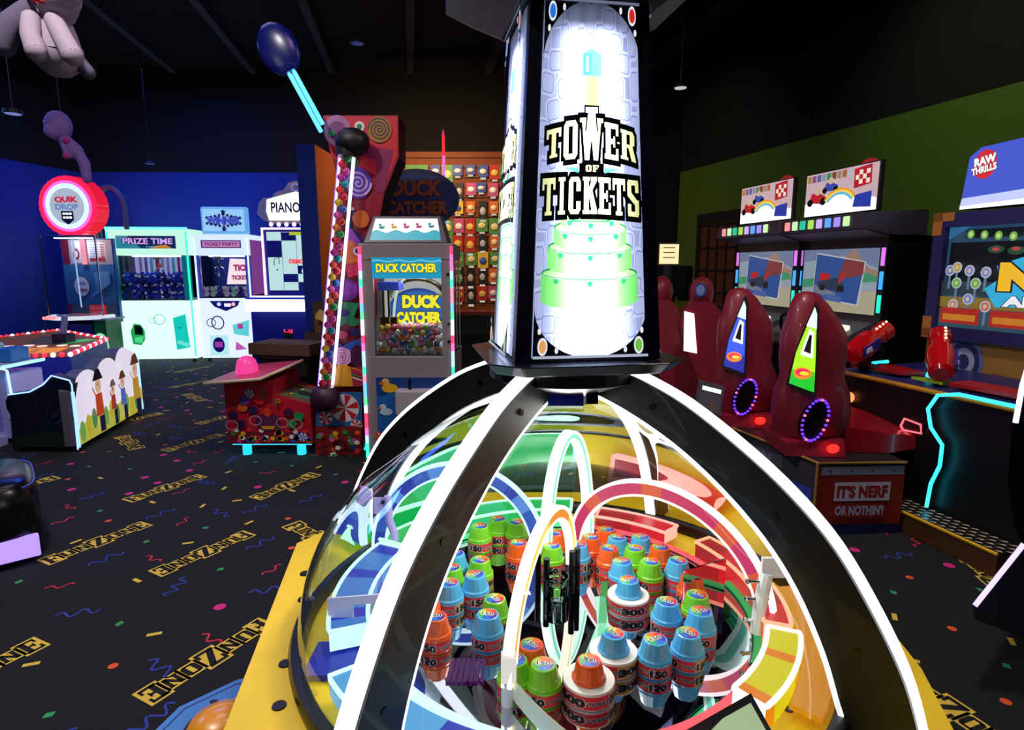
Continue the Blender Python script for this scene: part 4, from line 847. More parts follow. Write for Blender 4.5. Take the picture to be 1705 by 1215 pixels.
# dome
prof = [(.598, .685), (.598, .70), (.596, .76), (.578, .84), (.545, .91), (.49, .98), (.43, 1.03), (.36, 1.085), (.28, 1.135), (.20, 1.175), (.11, 1.205), (.03, 1.215)]
sp = []
for i in range(len(prof) - 1):
    p0 = prof[max(i - 1, 0)]; p1 = prof[i]; p2 = prof[i + 1]; p3 = prof[min(i + 2, len(prof) - 1)]
    for k in range(4):
        t_ = k/4; f = lambda a, b, c, d: .5*(2*b + (c - a)*t_ + (2*a - 5*b + 4*c - d)*t_*t_ + (3*b - a - 3*c + d)*t_**3)
        sp.append((f(p0[0], p1[0], p2[0], p3[0]), f(p0[1], p1[1], p2[1], p3[1])))
sp.append(prof[-1])
mb = MB(); mb.lathe(sp, glass((.80, .82, .79), 1.5, (.9, .95, 1), 'clear_dome'), 96); o = mb.build('dome', T, smooth=60)
mb = MB(); mb.lathe([(.585, .68), (.615, .68), (.618, .70), (.612, .712), (.59, .712), (.585, .70), (.585, .68)], M('06060c', .3), 96); mb.build('dome_ring', T, smooth=50)
# mirror playfield with glowing rims
PZ = .70
mb = MB(); mb.lathe([(.0, PZ), (.425, PZ)], mirror(), 96); mb.build('mirror_disc', T)
mb = MB(); mb.lathe([(.425, .68), (.425, PZ + .002), (.432, PZ + .002)], M('101018', .3), 96); mb.build('disc_wall', T)
def sector(nm, r0, r1, z0, z1, a0, a1, m, rim=None, stripes=None, rz=.012, n=40):
    mb = MB(); ms = stripes or [m]
    for i in range(n):
        b0 = R(a0 + (a1 - a0)*i/n); b1 = R(a0 + (a1 - a0)*(i + 1)/n); mm = ms[int(i*len(ms)/n)]
        c = [(r*math.cos(b), r*math.sin(b)) for r, b in ((r0, b0), (r1, b0), (r1, b1), (r0, b1))]
        mb.add([(x, y, z1) for x, y in c], [(0, 1, 2, 3)], mm)
        mb.add([(*c[0], z0), (*c[3], z0), (*c[3], z1), (*c[0], z1)], [(0, 1, 2, 3)], mm); mb.add([(*c[2], z0), (*c[1], z0), (*c[1], z1), (*c[2], z1)], [(0, 1, 2, 3)], mm)
    for b in (a0, a1):
        b = R(b); mb.add([(r0*math.cos(b), r0*math.sin(b), z0), (r1*math.cos(b), r1*math.sin(b), z0), (r1*math.cos(b), r1*math.sin(b), z1), (r0*math.cos(b), r0*math.sin(b), z1)], [(0, 1, 2, 3)], rim or mm)
    o = mb.build(nm, T)
    if rim:
        mb = MB(); pts = [(r0*math.cos(R(a0 + (a1 - a0)*i/n)), r0*math.sin(R(a0 + (a1 - a0)*i/n)), z1) for i in range(n + 1)] + [(r1*math.cos(R(a1 + (a0 - a1)*i/n)), r1*math.sin(R(a1 + (a0 - a1)*i/n)), z1) for i in range(n + 1)]
        mb.tube(pts, .005, rim, 8, closed=True); mb.build('edge_light', o)
    return o
CWH = E('f0faff', 3); BL1 = E('3f8ff0', .8); BL2 = E('1432d8', .8); BL3 = E('58b8ff', .9); RDm = E('ff1a30', .8); RD2 = E('c80818', .8); YLm = E('f0e010', .95); OR = E('ff8a10', .95); GRm = E('10d060', .9)
def st(seq): return seq
sector('blue_channel', .452, .535, .70, .745, 155, 200, BL1, E('c8f0ff', 1.5), [BL2, BL1, BL1, BL2, BL1, BL1, BL1, BL2, BL1])['label'] = 'blue striped channel segment at the left of the mirror disc'
sector('blue_channel', .475, .56, .70, .74, 214, 262, BL3, E('d0f4ff', 1.5), [BL3, BL2, BL3, BL3, BL2, BL3, BL2])['label'] = 'blue striped channel segment at the front left'
sector('green_channel', .47, .56, .70, .74, 82, 152, GRm, E('c0ffe0', 1.5), [GRm, E('30e890', .8), GRm])['label'] = 'green glowing channel segment at the back'
sector('red_channel', .445, .50, .70, .75, -20, 30, RDm, E('ffb088', 1.5), [RDm, RD2, RDm, RDm, RD2])['label'] = 'red channel segment at the right'
sector('red_channel', .45, .52, .70, .735, 44, 72, RDm, E('ffb0a0', 1.5), [RDm, RD2])['label'] = 'red channel segment at the back right'
sector('yellow_channel', .452, .515, .70, .75, -52, -22, YLm, E('fffbe8', 1.8), [OR, YLm, YLm, YLm, YLm, OR, YLm, YLm, YLm])['label'] = 'yellow channel segment with orange stripe at the right front'
sector('orange_plate', .52, .575, .70, .712, -42, 6, OR, None, [E('ffa010', .8)])
# rim lights of the mirror disc
for nm, a0, a1, m in (('rim_light', 150, 262, E('b8e4ff', 2)), ('rim_light', 264, 326, E('ff5060', 1.4)), ('rim_light', 328, 372, E('18c060', .8)), ('rim_light', 15, 80, E('ff6068', 1.2)), ('rim_light', 82, 148, E('50ffa0', 1.2))):
    mb = MB(); mb.lathe([(.428, PZ), (.428, PZ + .008), (.444, PZ + .008), (.444, PZ)], m, 50, (0, 0, 0), a0, a1); mb.build(nm, T)
mb = MB(); mb.lathe([(.446, PZ - .004), (.50, PZ - .012)], BL1, 40, (0, 0, 0), 200, 262); mb.lathe([(.446, PZ - .004), (.49, PZ - .012)], E('ff4858', .9), 40, (0, 0, 0), 264, 300); mb.build('rim_skirt', T)
# glowing green tracks lying on the mirror
mb = MB(); mb.band([L((x_, y_, PZ + .004)) for x_, y_ in ((.13, 1.02), (.16, 1.12), (.205, 1.24), (.215, 1.35))], (1, 0, 0), .012, .003, E('b0ffd8', 1.2)); mb.band([L((.165, 1.02, PZ + .004)), L((.235, 1.42, PZ + .004))], (1, 0, 0), .009, .003, E('08a848', .8)); mb.build('green_track', T)
mb = MB(); [mb.band([L((-.125 + k*.011, 1.05, PZ + .003)), L((-.12 + k*.0105, 1.12, PZ + .003))], (1, 0, 0), .004, .002, E('9010b0', .22)) for k in range(7)]; mb.build('painted_purple_reflection', T)  # purple reflection between the chips, drawn as emissive bars
# hoop arches
def hoop(nm, A_, B_, hz, wd, th, face, rim, stripes=None, fade=0, bow=0, n=44, lab=None):
    a_ = L(A_); b_ = L(B_); mid = (a_ + b_)/2; ax_ = (b_ - a_)/2; side = Vector((-ax_.y, ax_.x, 0)).normalized()
    rings = []
    for i in range(n + 1):
        th_ = PI*i/n; p = mid - ax_*math.cos(th_) + Vector((0, 0, 1))*(hz*math.sin(th_)) + side*(bow*math.sin(th_))
        tn = (ax_*math.sin(th_) + Vector((0, 0, hz*math.cos(th_))) + side*bow*math.cos(th_)).normalized(); nr = tn.cross(side).normalized()
        if nr.z < 0 and 0 < i < n: nr = -nr
        if i in (0, n): nr = (-ax_ if i == 0 else ax_).normalized()
        rings.append((p, nr))
    mb = MB(); sp_ = stripes or [face]
    for i in range(n):
        (p, u1), (q, u2) = rings[i], rings[i + 1]; mm = sp_[int(i*len(sp_)/n) % len(sp_)]
        for s_ in (-1, 1):
            mb.add([p + u1*wd/2 + side*th/2*s_, p - u1*wd/2 + side*th/2*s_, q - u2*wd/2 + side*th/2*s_, q + u2*wd/2 + side*th/2*s_], [(0, 1, 2, 3)], mm)
    o = mb.build(nm, T)
    if lab: o['label'] = lab
    for s_, tk in ((1, 1), (-1, .55)):
        mb = MB(); mb.band([p + u*(wd/2)*s_ for p, u in rings], side, th/2 + .0015, .003*tk + .0012, rim); mb.build('edge_light', o)
    return o
S1, S2, S3 = E('3466e0', .8), E('2440c8', .8), E('60a0ff', .9)
hoop('blue_hoop', (-.375, 1.60, .71), (.075, 1.55, .71), .24, .036, .014, S1, E('d0ecff', 1.5), [S2, S1, S2, S3, S2, S1, S3, S1, S2, S3, S1, S2, S3, S1, S2, S1], bow=0, lab='blue striped hoop at the left of the mirror disc')
PK, PO = E('f03070', .85), E('ff6030', .9)
hoop('red_hoop', (.185, 1.62, .71), (.565, 1.225, .71), .235, .036, .014, PK, E('fff0f0', 1.8), [PK, PK, PO, PK, PK, PO, PK, PK, PO, PK, PO, PK], lab='pink red hoop with orange glow at the right')
hoop('green_hoop', (.09, 1.52, .71), (.225, 1.68, .71), .33, .018, .024, E('90ffd8', 1.2), E('e0fff0', 1.9), bow=.0, lab='narrow tall green white hoop')
hoop('yellow_hoop', (-.005, 1.0, .74), (.150, 1.42, .76), .21, .026, .017, E('ffc820', 1.0), E('fffbe0', 2), [E('ffb820', 1), E('ffe040', 1.1), E('ff9a20', 1), E('ffe040', 1.1)], lab='yellow white hoop ending above the centre post')
# stanchions, brackets, clear panels
LAV = M('b8a8e8', .4)
mb = MB(); p = L((-.335, 1.585, .70)); mb.tube([p + Vector((.01, 0, 0)), p + Vector((.005, 0, .06)), p + Vector((-.008, 0, .10)), p + Vector((-.01, 0, .17))], .011, LAV, 10); mb.box(tuple(p + Vector((-.05, -.004, .12))), tuple(p + Vector((0, .004, .165))), LAV)
for q in ((-.022, .155), (-.022, .132)): mb.cyl(p + Vector((q[0], -.01, q[1])), p + Vector((q[0], -.004, q[1])), .005, BLK, 8)
mb.build('hoop_bracket', T)
mb = MB(); p = L((.535, 1.20, .71)); mb.tube([p, p + Vector((.002, 0, .06)), p + Vector((.012, 0, .14))], .014, M('f4f4f4', .4), 10); mb.box(tuple(p + Vector((.0, -.004, .13))), tuple(p + Vector((.07, .004, .175))), M('f0e8ec', .4))
for z in (.03, .08, .12): mb.cyl(p + Vector((-.025, 0, z)), p + Vector((.02, 0, z)), .004, CHR, 8); mb.ball(p + Vector((-.027, 0, z)), .006, CHR, 8)
mb.build('hoop_bracket', T)
PKG = glass((1, .62, .72), 1.5, (1, .6, .7), 'pink_acrylic')
mb = MB(); mb.prism([L((.40, 1.30, .70)), L((.40, 1.30, .80)), L((.52, 1.36, .80)), L((.52, 1.36, .70))], (0, .004, 0), PKG); mb.build('pink_panel', T)
mb = MB(); mb.prism([L((-.40, 1.20, .70)), L((-.40, 1.20, .79)), L((-.28, 1.20, .80)), L((-.28, 1.20, .78)), L((-.345, 1.20, .775)), L((-.345, 1.20, .70))], (0, .004, 0), M('d8d4f8', .3)); mb.build('side_bracket', T)
a = Art(L((-.372, 1.199, .73)), step=.0004); a.ell(0, .002, .007, .007, M('101040'), 8); a.ring(0, .002, .011, .011, .003, M('101040')); a.rect(-.006, -.018, .006, -.01, M('101040')); a.build('bracket_mark', T)
mb = MB(); mb.box(tuple(L((-.42, 1.08, .682))), tuple(L((-.27, 1.19, .695))), M('1420a0', .3)); mb.build('corner_block', T)
# white wall strip of the near lane
mb = MB(); pts_ = [(-.005 + .012*k, 1.0 - .0225*k + .0006*k*k) for k in range(13)]
for k in range(12): 
    p, q = L((*pts_[k], .715)), L((*pts_[k + 1], .715)); mb.add([p, q, q + Vector((0, 0, .042)), p + Vector((0, 0, .042))], [(0, 1, 2, 3)], M('fff8d8', .35)); mb.add([p + Vector((0, .004, 0)), q + Vector((0, .004, 0)), q + Vector((0, .004, .042)), p + Vector((0, .004, .042))], [(3, 2, 1, 0)], M('fff8d8', .35))
mb.build('lane_wall', T)
mb = MB(); p = L((-.008, .995, .70)); mb.cyl(p, p + Vector((0, 0, .06)), .012, M('fff0f0', .35), 12); mb.box(tuple(p + Vector((-.012, -.012, .05))), tuple(p + Vector((.016, .012, .10))), E('fff6ec', .9)); mb.build('hoop_foot', T)
# centre post and clear cup
mb = MB()
for x_, y_ in ((.065, 1.40), (.085, 1.38), (.148, 1.38), (.162, 1.395)): mb.cyl(L((x_, y_, .70)), L((x_, y_, .79 + .02*(x_ > .1))), .008, M('101014', .15), 12)
mb.build('centre_post', T)
mb = MB(); mb.lathe([(.026, 0), (.030, .002), (.030, .03), (.027, .032), (.030, .034), (.030, .05), (.027, .05), (.026, .0)], glass((.9, 1, .95), 1.7), 32, tuple(L((.11, 1.36, .705)))); mb.build('clear_cup', T, smooth=40)
# little screen at the front right
q = L((.365, .855, .70)); mb = MB(); mb.prism([q + Vector(v_) for v_ in ((-.10, -.07, .015), (.07, .03, .02), (.045, .07, .065), (-.125, -.03, .06))], (.0, .0, .012), BLK); mb.build('screen_bezel', T, bevel=.004)
mb = MB(); mb.prism([q + Vector(v_) + Vector((0, 0, .0125)) for v_ in ((-.09, -.06, .0185), (.058, .027, .0235), (.04, .057, .055), (-.108, -.028, .051))], (0, 0, .0015), E('c8e0b0', .8)); mb.build('small_screen', T)

# arches (ribs)
outer = [(.16, 1.285), (.20, 1.274), (.29, 1.236), (.40, 1.168), (.49, 1.10), (.57, 1.02), (.64, .915), (.69, .82), (.72, .73), (.738, .66)]
inner = [(.035, 1.24), (.05, 1.235), (.15, 1.203), (.262, 1.15), (.36, 1.083), (.445, 1.005), (.508, .922), (.56, .82), (.592, .73), (.612, .68)]
def dense(P, k=4):
    o = []
    for i in range(len(P) - 1):
        p0, p1, p2, p3 = P[max(i - 1, 0)], P[i], P[i + 1], P[min(i + 2, len(P) - 1)]
        for j in range(k):
            t_ = j/k; o.append(tuple(.5*(2*p1[c] + (p2[c] - p0[c])*t_ + (2*p0[c] - 5*p1[c] + 4*p2[c] - p3[c])*t_*t_ + (3*p1[c] - p0[c] - 3*p2[c] + p3[c])*t_**3) for c in (0, 1)))
    return o + [P[-1]]
od, idn = dense(outer), dense(inner); TH = .036
def rib(ang, lab):
    c, s_ = math.cos(R(ang)), math.sin(R(ang)); tv = Vector((-s_, c, 0))
    P3 = lambda r, z, t_: Vector((r*c, r*s_, z)) + tv*t_
    mb = MB(); n = len(od); V = []; F = []
    for t_ in (-TH/2, TH/2):
        for r, z in od: V.append(P3(r - .006, z - .003, t_))
        for r, z in idn: V.append(P3(r + .006, z + .004, t_))
    for i in range(n - 1):
        F += [(i, i + 1, n + i + 1, n + i), (2*n + i, 3*n + i, 3*n + i + 1, 2*n + i + 1), (i, 2*n + i, 2*n + i + 1, i + 1), (n + i, n + i + 1, 3*n + i + 1, 3*n + i)]
    F += [(0, n, 3*n, 2*n), (n - 1, 3*n - 1, 4*n - 1, 2*n - 1)]
    mb.add(V, F, M('08080a', .5, coat=.2))
    for k in (8, 18, 27):
        if k < n: 
            m_ = (Vector((*od[k], 0)) + Vector((*idn[k], 0)))/2
            for sg in (-1, 1): mb.cyl(P3(m_.x, m_.y, sg*TH/2), P3(m_.x, m_.y, sg*(TH/2 + .0015)), .007, M('000000', .2), 12)
    o = mb.build('rib', T); o['label'] = lab
    for nm, pr_, e in (('outer_light_strip', od, -.003), ('inner_light_strip', idn, .003)):
        mb = MB(); mb.band([P3(r + e*0, z, 0) for r, z in pr_], tv, TH/2 - .003, .004, E('f4f8ff', 1.8)); mb.build(nm, o)
rib(-38, 'front right black arch'); rib(-122, 'front left black arch'); rib(148, 'back left black arch'); rib(57, 'back right black arch')
mb = MB(); mb.lathe([(.0, 1.2), (.06, 1.2), (.08, 1.225), (.17, 1.26), (.17, 1.285), (0, 1.285)], M('0a0a10', .5), 32); mb.box((-.06, -.10, 1.21), (.03, -.06, 1.262), M('141a90', .3)); mb.box((.035, -.105, 1.215), (.06, -.07, 1.262), M('303848', .3, 1)); mb.build('crown_hub', T)
mb = MB(); mb.lathe([(0, 1.198), (.05, 1.198)], E('ffffff', 4), 24); mb.build('dome_fill_disc', T)  # disc and point light added in the dome top to brighten the chips
lamp('POINT', 'dome_fill_light', (CX, CY, 1.15), 9, (1, .98, .95), .06)

# tower: base plate, posts, lit panels, cap
TY = R(10); cT, sT = math.cos(TY), math.sin(TY); TC = Vector((.128 - CX, 1.335 - CY, 0))
def tl(x, y, z): return TC + Vector((x*cT - y*sT, x*sT + y*cT, z))
def chamf(h, ch, z): return [tl(x, y, z) for x, y in ((-h + ch, -h), (h - ch, -h), (h, -h + ch), (h, h - ch), (h - ch, h), (-h + ch, h), (-h, h - ch), (-h, -h + ch))]
mb = MB(); mb.frustum(chamf(.185, .05, 1.288), chamf(.205, .055, 1.312), M('0a0c18', .25)); mb.build('base_plate', T, bevel=.004)
Z0, Z1, h0, h1 = 1.313, 1.99, .148, .112
def tp_(sx, sy, z, e=0): h = h0 + (h1 - h0)*(z - Z0)/(Z1 - Z0) + e; return tl(sx*h, sy*h, z)
mb = MB(); mb.frustum([tp_(*q, Z0, -.004) for q in ((-1, -1), (1, -1), (1, 1), (-1, 1))], [tp_(*q, Z1, -.004) for q in ((-1, -1), (1, -1), (1, 1), (-1, 1))], BLKM); mb.build('tower_core', T)
for sx, sy in ((-1, -1), (1, -1), (1, 1), (-1, 1)):
    mb = MB(); f = .80
    mb.frustum([tp_(sx, sy, Z0, .003), tp_(sx*f, sy, Z0, .003), tp_(sx*f, sy*f, Z0), tp_(sx, sy*f, Z0, .003)], [tp_(sx, sy, Z1, .003), tp_(sx*f, sy, Z1, .003), tp_(sx*f, sy*f, Z1), tp_(sx, sy*f, Z1, .003)], M('0a0b14', .3)); mb.build('corner_post', T)
mb = MB(); mb.frustum(chamf(.135, .03, Z1), chamf(.25, .07, Z1 + .07), M('12141f', .35)); mb.frustum(chamf(.25, .07, Z1 + .07), chamf(.25, .07, Z1 + .11), M('12141f', .35)); mb.build('top_cap', T)
GLW = {}
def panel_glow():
    # backlit print: glow of two unbuilt tubes painted into the sheet's emission by UV
    m = bpy.data.materials.new('painted_glow_sheet'); m.use_nodes = True; nt = m.node_tree; b = nt.nodes['Principled BSDF']; b.inputs['Base Color'].default_value = (.05, .05, .07, 1)
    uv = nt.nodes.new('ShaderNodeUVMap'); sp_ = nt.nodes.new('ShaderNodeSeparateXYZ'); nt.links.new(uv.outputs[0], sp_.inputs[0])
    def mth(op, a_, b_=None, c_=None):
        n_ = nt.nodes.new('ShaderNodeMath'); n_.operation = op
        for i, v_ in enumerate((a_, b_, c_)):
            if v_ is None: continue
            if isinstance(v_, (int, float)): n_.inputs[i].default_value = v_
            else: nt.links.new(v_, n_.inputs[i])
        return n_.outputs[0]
    def painted_tubeglow(xc, w_):
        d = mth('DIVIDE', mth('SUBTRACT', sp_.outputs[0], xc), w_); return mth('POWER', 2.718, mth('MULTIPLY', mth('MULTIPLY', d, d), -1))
    g = mth('ADD', painted_tubeglow(.37, .15), painted_tubeglow(.65, .15))
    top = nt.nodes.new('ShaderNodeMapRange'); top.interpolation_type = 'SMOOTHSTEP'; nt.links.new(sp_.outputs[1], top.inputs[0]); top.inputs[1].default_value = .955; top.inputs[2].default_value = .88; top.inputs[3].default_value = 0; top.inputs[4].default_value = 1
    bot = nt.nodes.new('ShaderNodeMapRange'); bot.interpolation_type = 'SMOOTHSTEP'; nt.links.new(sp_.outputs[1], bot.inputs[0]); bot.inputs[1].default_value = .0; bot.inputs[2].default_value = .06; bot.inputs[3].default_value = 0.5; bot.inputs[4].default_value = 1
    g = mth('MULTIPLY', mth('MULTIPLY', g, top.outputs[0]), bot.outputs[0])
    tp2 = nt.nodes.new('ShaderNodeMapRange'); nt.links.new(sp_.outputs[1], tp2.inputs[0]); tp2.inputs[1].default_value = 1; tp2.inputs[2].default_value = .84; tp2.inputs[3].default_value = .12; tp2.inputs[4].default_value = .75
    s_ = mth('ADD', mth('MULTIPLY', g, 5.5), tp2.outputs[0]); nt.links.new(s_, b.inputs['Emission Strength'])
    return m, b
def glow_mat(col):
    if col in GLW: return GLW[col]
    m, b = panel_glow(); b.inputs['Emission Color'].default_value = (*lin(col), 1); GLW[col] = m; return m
def tower_panel(rot, nm, lab):
    # local frame of one face
    fx, fy = [(1, 0), (0, 1), (-1, 0), (0, -1)][rot]; nx, ny = [(0, -1), (1, 0), (0, 1), (-1, 0)][rot]
    hh = Z1 - Z0 - .012; f0, f1 = .80*h0, .80*h1
    def fn(x, y, l):   # x in -1..1, y in 0..1
        z = Z0 + .008 + y*hh; h = h0 + (h1 - h0)*(z - Z0)/(Z1 - Z0) + .0035 + l; k = (f0 + (f1 - f0)*y)*x
        return tl(nx*h + fx*k, ny*h + fy*k, z)
    back = MB(); a = Art(fn=fn, mb=back, step=.0003); uvs = []
    asp = hh/(f0 + f1)*1.0   # height / half width
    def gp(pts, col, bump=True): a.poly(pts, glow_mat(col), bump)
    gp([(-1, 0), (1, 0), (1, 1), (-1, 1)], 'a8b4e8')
    tr_ = random.Random(2)
    tk = []
    for r_ in range(16):
        for c_ in range(6):
            x = -.9 + c_*.36 + (.18 if r_ % 2 else 0) + tr_.uniform(-.03, .03); y = .03 + r_*.062 + tr_.uniform(-.008, .008)
            tk.append((x, y, tr_.random() < .5, tr_.uniform(-.15, .15)))
    def ticket(x, y, tall, rt, s_, col, bump=False):
        w_, h_ = ((.10, .17) if tall else (.15, .11)); w_ *= s_; h_ = h_*s_/asp*1.0
        q = .3; P = [(-w_, -h_*(1 - q)), (-w_*(1 - q), -h_), (w_*(1 - q), -h_), (w_, -h_*(1 - q)), (w_, h_*(1 - q)), (w_*(1 - q), h_), (-w_*(1 - q), h_), (-w_, h_*(1 - q))]
        c_, s2 = math.cos(rt), math.sin(rt); P = [(max(-1, min(1, x + p[0]*c_ - p[1]*asp*s2)), max(0, min(1, y + p[0]*s2/asp + p[1]*c_))) for p in P]
        gp(P, col, bump)
    for tkk in tk: ticket(*tkk, 1.0, 'ccd6ff')
    a.l += 1
    for tkk in tk: ticket(*tkk, .80, '8e9ad8')
    a.l += 1
    for tkk in tk: ticket(*tkk, .70, 'bcc8f8')
    a.l += 1
    # green ticket cake
    def layer(yb, hgt, w_):
        c = .018
        gp([(-w_, yb), (-w_*.8, yb - c*.8), (-w_*.4, yb - c*1.3), (0, yb - c*1.5), (w_*.4, yb - c*1.3), (w_*.8, yb - c*.8), (w_, yb), (w_, yb + hgt)] + [(w_*math.cos(R(k*18)), yb + hgt - c*1.5*math.sin(R(k*18))) for k in range(11)] + [(-w_, yb + hgt)], '80f078')
        gp([(w_*math.cos(2*PI*k/24), yb + hgt + c*1.3*math.sin(2*PI*k/24)) for k in range(24)], '209040')
        gp([(w_*.97*math.cos(2*PI*k/24), yb + hgt - .002 + c*1.0*math.sin(2*PI*k/24)) for k in range(24)], 'b0ffa0')
        for k in (-.7, 0, .7): gp([(w_*k - .05, yb + hgt - c*1.5*math.sqrt(1 - k*k) + .0), (w_*k + .05, yb + hgt - c*1.5*math.sqrt(1 - k*k)), (w_*k + .03, yb + hgt - c*1.5*math.sqrt(1 - k*k) - .014), (w_*k - .03, yb + hgt - c*1.5*math.sqrt(1 - k*k) - .014)], '20a060', False)
        a.l += 1
    layer(.165, .085, .88); layer(.265, .06, .78); layer(.335, .045, .68); layer(.388, .03, .56)
    gp([(-.2, .80), (-.2, .86), (0, .875), (.2, .86), (.2, .80)], '50e090'); gp([(-.1, .70), (-.1, .80), (.15, .80), (.12, .70)], '90e860'); gp([(-.16, .805), (-.02, .805), (-.02, .86), (-.16, .86)], '28b878'); gp([(-.12, .81), (-.06, .81), (-.06, .855), (-.12, .855)], '90ffd0')
    # lettering
    BLKA = M('08080a', .4)
    def lett(txt, cx, cy, wd, h, heights, shift, curve, widths, col, mm2):
        # built in a square space (x in half widths, y scaled) then mapped
        b = Art(fn=lambda x, y, l: fn(x, (y - curve*x*x)/asp/1.0 + 0, l), mb=back, step=.0003, l0=a.l)
        b.slab(txt, cx, cy*asp, wd, h*asp, glow_mat(col), out=BLKA, ow=.05, widths=widths, heights=heights, shift=shift, gap=.1); a.l = b.l
        return b
    lett('TOWER', .0, .628, 1.76, .106, [.75, 1, 1.1, .95, .78], [0, 0, 0, 0, 0], .09, [.95, 1, 1.5, .95, 1], 'f0f4b0', 0)
    P = [(-.1, .65), (.1, .65), (.07, .70), (.12, .70), (.12, .715), (-.12, .715), (-.12, .70), (-.07, .70)]
    gp([(x*1.0 + (.03 if x > 0 else -.03), y + (.006 if y > .7 else 0)) for x, y in P], '101010'); a.mb.m[-1] = a.mb.mi(BLKA); gp(P, 'fff8e0')
    lett('TICKETS', .0, .470, 1.86, .104, None, None, .03, [1, .75, 1, 1.1, 1, 1, 1], 'f0f4b0', 0)
    a.poly([(-.24, .532), (.24, .532), (.24, .560), (-.24, .560)], BLKA); gp([(-.55, .545), (-.25, .533), (-.25, .548), (-.55, .545)], '38c088'); gp([(.25, .533), (.55, .545), (.55, .545), (.25, .548)], '38c088')
    b = Art(fn=lambda x, y, l: fn(x, y/asp, l), mb=back, step=.0003, l0=a.l); b.slab('OF', .01, .546*asp, .26, .018*asp, glow_mat('f8f0a0'), gap=.15); a.l = b.l
    # black corner spandrels with coloured studs
    for sx in (-1, 1):
        for (yb, sg) in ((1, -1), (0, 1)):
            yr = .17 if yb == 1 else .155; arc = [(sx*math.cos(R(k*9)), yb + sg*yr*(1 - math.sin(R(k*9)))) for k in range(11)]
            P = arc + [(sx, yb)] if True else None
            a.poly([(sx, yb)] + arc, BLKA, False)
            a.l += 1
    studs = {(-1, 1): '2878e8', (1, 1): 'e02828', (-1, 0): 'f0a860', (1, 0): '78c840'}
    for (sx, top), cc in studs.items():
        yy = .965 if top else .035
        for dx_, dy_, r_ in ((0, 0, .085), (.24*(-sx), .012*(1 if top else -1), .03), (.0 - sx*-.06, -.045*(1 if top else -1), .03)):
            pts_ = [(sx*.84 + dx_ + r_*math.cos(2*PI*k/18), yy + dy_ + r_*math.sin(2*PI*k/18)/asp) for k in range(18)]
            a.poly(pts_, E('f0f4ff', .9), False)
        a.l += 1
        a.poly([(sx*.84 + .062*math.cos(2*PI*k/18), yy + .062*math.sin(2*PI*k/18)/asp) for k in range(18)], E(cc, .9)); 
    a.poly([(-1, 0), (1, 0), (1, .008), (-1, .008)], E('c8d0e8', .7)); a.poly([(-1, .992), (1, .992), (1, 1), (-1, 1)], E('a0a8c8', .4))
    o = back.build(nm, T); o['label'] = lab
    # UVs: x,y position on the sheet
    me = o.data; uv = me.uv_layers.new(name='UVMap'); inv = []
    for v_ in me.vertices:
        z = v_.co.z; y = (z - Z0 - .008)/hh; c0 = tl(0, 0, z); d = v_.co - c0; lx = d.x*cT + d.y*sT; ly = -d.x*sT + d.y*cT; k = (lx*fx + ly*fy)/(f0 + (f1 - f0)*y); inv.append(((k + 1)/2, y))
    for lp_ in me.loops: uv.data[lp_.index].uv = inv[lp_.vertex_index]
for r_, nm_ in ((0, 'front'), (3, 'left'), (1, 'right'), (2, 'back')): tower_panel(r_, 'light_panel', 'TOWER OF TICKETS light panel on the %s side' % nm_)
# player console with orange button, left front
t = T
q = [(-.52, 1.24), (-.615, 1.215), (-.70, 1.13), (-.73, .98), (-.70, .80), (-.50, .80), (-.45, .90)]
mb = MB(); mb.prism([L((x, y, .50)) for x, y in q][::-1], (0, 0, .085), M('3a78c8', .4), None); mb.build('player_console', T)
a = Art(L((0, 0, .585)), (1, 0, 0), (0, 1, 0), step=.0005); a.line([(-.50, 1.225), (-.61, 1.2), (-.685, 1.125), (-.715, .98), (-.69, .8)], .004, M('102a78')); a.ell(-.635, 1.145, .009, .006, BLK, 14)
a.text('OPENS', -.55, 1.16, .09, .014, M('e0c020'), .02, M('102040'), .03, rot=R(12)); a.text('KNOCK OVER', -.665, 1.0, .11, .013, M('181818'), .03, M('e0c020'), .03, rot=R(80)); a.text('TO WIN', -.645, .96, .08, .014, M('181818'), .03, M('e0c020'), .03, rot=R(80)); a.build('console_print', T)
mb = MB(); mb.lathe([(.064, .585), (.064, .592), (.058, .602), (.03, .612), (.0, .615)], M('f09a08', .3, coat=.5), 36, tuple(L((-.585, 1.075, 0)))); mb.lathe([(.064, .585), (.07, .585), (.07, .59), (.064, .59)], BLK, 36, tuple(L((-.585, 1.075, 0)))); mb.build('orange_button', T, smooth=45)

# ------------------------------------------------------------------ ticket chips
def sticker(mb, z, r, num, l=.0004):
    a = Art((0, 0, z), (1, 0, 0), (0, 1, 0), step=.0004, mb=mb)
    cols = ['e83048', 'f07828', 'c8d038', '38b868', '3070d8', '5038b8']
    for k in range(6): a.poly([(0, 0)] + [(r*math.cos(2*PI*(k + q/4)/6), r*math.sin(2*PI*(k + q/4)/6)) for q in range(5)], M(cols[k], .35), False)
    a.l += 1; a.text(num, 0, 0, r*1.25, r*.5, M('101014', .4), .02, M('f8f8f8', .4), .09)
def cap(mb, z0, z1, r0, r1, m, n=8):
    P = []
    for k in range(n):
        b = 2*PI*(k + .5)/n
        P += [(math.cos(b - .32), math.sin(b - .32)), (math.cos(b), math.sin(b))]
    def ring(z, r): return [(x*r, y*r, z) for x, y in P]
    mb.loft([ring(z0, r0*1.0), ring(z0 + .004, r0*1.02), ring(z0 + .007, r0*.93), ring(z1 - .005, r1*1.04), ring(z1 - .001, r1*.98), ring(z1, r1*.9)], m)
